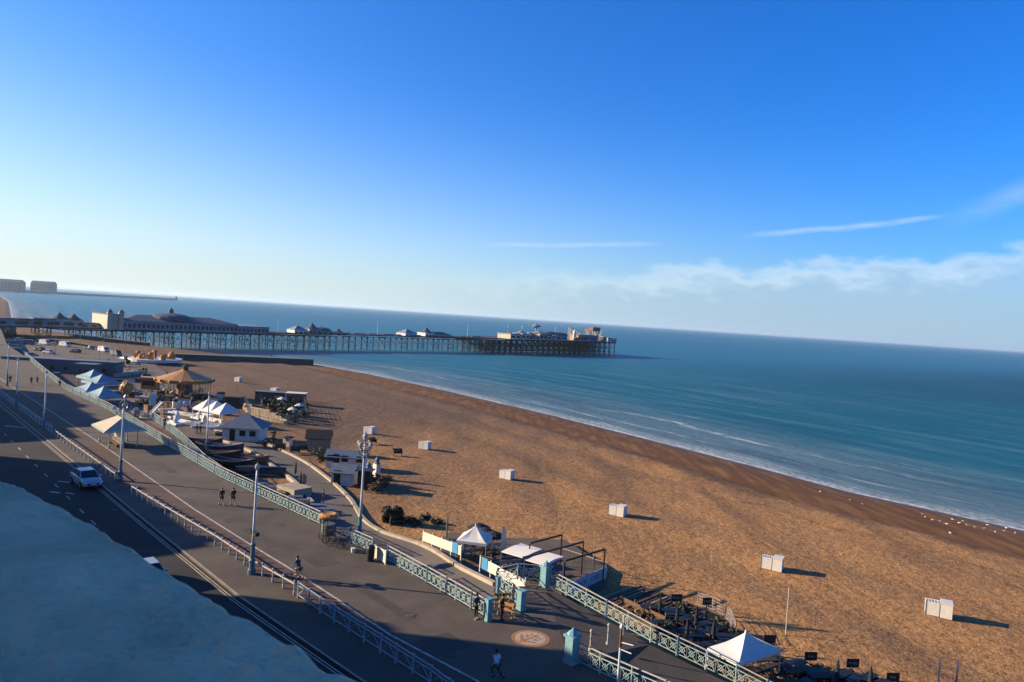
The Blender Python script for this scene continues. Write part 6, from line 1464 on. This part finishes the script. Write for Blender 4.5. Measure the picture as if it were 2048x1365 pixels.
# roller coaster
xc0, xc1 = xat(1165), xat(1214); t_ = thing('roller_coaster', 'orange brown roller coaster track on lattice supports at the seaward end', 'roller coaster', tuple(pw((xc0+xc1)/2, 12, HD+.02)), prz)
L_ = xc1-xc0; tr = MB(); su = MB(); prev = None
for k in range(61):
    u = k/60; a = u*2*math.pi*2; x_ = L_*.46*math.cos(a*.5); y_ = 9*math.sin(a); z_ = 7.0+3.6*math.sin(a*1.0+.6)+1.8*math.cos(a*.5+1); p = Vector((x_, y_, max(2, z_)))
    if prev is not None: tr.bar(prev, p, .7, .3)
    if k % 3 == 0: su.bar((p.x, p.y, 0), p, .3); su.bar((p.x+1.5, p.y, 0), p, .2)
    prev = p
tr.build('track', M['orange'], t_); su.build('support_lattice', M['piercream'], t_, kind='stuff')
v = pw(xat(1190), 2, HD+.02); t_ = thing('thrill_ride', 'tall brown ride structure rising above the blue clad building', 'fairground ride', tuple(v), prz); mb = MB(); mb.box(0, 0, 8.6, 11, 6, 3.6); mb.build('ride_car', M['brick'], t_)
mb = MB(); [mb.bar((a*5, b_*2.6, 0), (a*5, b_*2.6, 8.7), .5) for a in (-1, 1) for b_ in (-1, 1)]; mb.bar((-5, -2.6, 0), (5, -2.6, 8), .4); mb.build('support_frame', M['steel'], t_)
v = pw(xat(1078), 4, HD+.02); t_ = thing('swing_ride', 'white swing ride mast above the pier head tents', 'fairground ride', tuple(v), prz); mb = MB(); mb.lathe([(.8, 0), (.5, 9), (3.5, 10), (3.8, 10.8), (.3, 12.4), (.1, 14)], 12); mb.build('mast', M['pierwall'], t_)
for k, px in enumerate([1020, 1048, 1115, 1176, 1207, 480, 560, 760, 940]):
    v = pw(xat(px), 3, HD+.02); t_ = thing('pier_lamp', 'thin lamp mast standing on the pier deck', 'lamp', tuple(v), 0, 'lamp masts on the pier'); mb = MB(); mb.lathe([(.2, 0), (.12, 8), (.1, 9.5)], 6); mb.build('mast', M['palepole'], t_); mb = MB(); mb.blob((0, 0, 9.8), .45, 6, 5); mb.build('lantern', M['white'], t_)

rnd2 = random.Random(11)
for k in range(26):
    px = 1006+k*8.1+rnd2.uniform(-3, 3); xx = min(xat(px), PLN-7); yy = rnd2.uniform(-13, 4); v = pw(xx, yy, HD+.02)
    t_ = thing('funfair_stall', 'small colourful funfair stall or ride among the crowd on the pier head', 'stall', tuple(v), prz+rnd2.uniform(-.3, .3), 'funfair stalls on the pier head')
    w_, h_ = rnd2.uniform(2.5, 5), rnd2.uniform(2, 4.4); mb = MB(); mb.box(0, 0, 0, w_, w_*.8, h_); mb.build('wall', M[['piercream', 'woodd', 'brick', 'pierwall', 'gold', 'woodl', 'dark'][k % 7]], t_)
    mb = MB(); mb.lathe([(w_*.75, h_), (w_*.4, h_+.8), (.1, h_+rnd2.uniform(1.2, 3.0))], 8) if k % 2 else mb.box(0, 0, h_, w_+.6, w_*.8+.6, .3); mb.build('roof', M[['white', 'pierroof', 'orange', 'dark', 'piercream'][k % 5]], t_)
    if k % 3 == 0: mb = MB(); mb.bar((w_*.4, 0, 0), (w_*.4, 0, h_+rnd2.uniform(3, 6)), .2); mb.build('mast', M['steel'], t_)
# the deck climbs gently from the shore to the head
def hdx(x): return lerp_tab([(-200, 7.9), (-50, 8.7), (0, 9.2), (230, 9.6), (XH-20, 11.4), (PLN, 11.9), (900, 12)], x)
for o in list(C.objects):
    if o.parent is pier and o.type == 'MESH':
        for v in o.data.vertices: v.co.z *= hdx(v.co.x)/HD
    elif o.parent is None and o.location.z > -7.5+HD-.5 and (Vector((o.location.x, o.location.y, 0))-Vector((pa.x, pa.y, 0))).length < 700 and o.location.y > 200 and o is not pier and o.type == 'EMPTY':
        d_ = Vector((o.location.x-pa.x, o.location.y-pa.y, 0)); x_ = d_.dot(pdv); o.location.z += hdx(x_)-HD

# ================================================================ GULLS
def gull_mesh():
    mb = MB(); mb.lathe([(.01, -.2), (.06, -.12), (.085, 0), (.06, .12), (.03, .17)], 7)
    mb.v = [(z, y, .16+x*.9) for x, y, z in mb.v]; mb.blob((.17, 0, .25), .045, 6, 5); mb.bar((.2, 0, .245), (.26, 0, .235), .015); mb.bar((0, .02, 0), (0, .02, .1), .012); mb.bar((0, -.02, 0), (0, -.02, .1), .012); mb.bar((-.18, 0, .17), (-.28, 0, .18), .06, .02); return mb
gs = [(1880, 1044), (1893, 1050), (1905, 1041), (1918, 1048), (1926, 1044), (1934, 1052), (1950, 1056), (1968, 1059), (1975, 1052), (1990, 1066), (2008, 1064), (2012, 1058), (2030, 1068), (1865, 1042), (1850, 1036), (1845, 1030), (1900, 1068), (1700, 1002), (1725, 1010), (1640, 985)]
go = None
for x, y in gs:
    g = G(x, y)
    if go is None: go = gull_mesh().build('gull', M['gull'], smooth=True); o = go
    else: o = go.copy(); C.objects.link(o)
    o.location = (g.x, g.y, g.z+.01); o.rotation_euler = (0, 0, random.uniform(0, 6)); o.scale = (.95,)*3; o['label'] = 'white gull standing on the wet sand by the water edge'; o['category'] = 'bird'; o['group'] = 'gulls on the wet sand'
# ================================================================ HAZE
mb = MB(); mb.prism([(-140000, -140000), (140000, -140000), (140000, 140000), (-140000, 140000)], -15.5, 62)
hz = mb.build('haze', bpy.data.materials.new('haze'), kind='stuff'); m = hz.data.materials[0]; m.use_nodes = True; t = m.node_tree; t.nodes.clear()
o = t.nodes.new('ShaderNodeOutputMaterial'); v = t.nodes.new('ShaderNodeVolumePrincipled'); v.inputs['Color'].default_value = (.62, .82, 1, 1); v.inputs['Density'].default_value = 5e-5; v.inputs['Anisotropy'].default_value = .3
t.links.new(v.outputs[0], o.inputs['Volume'])
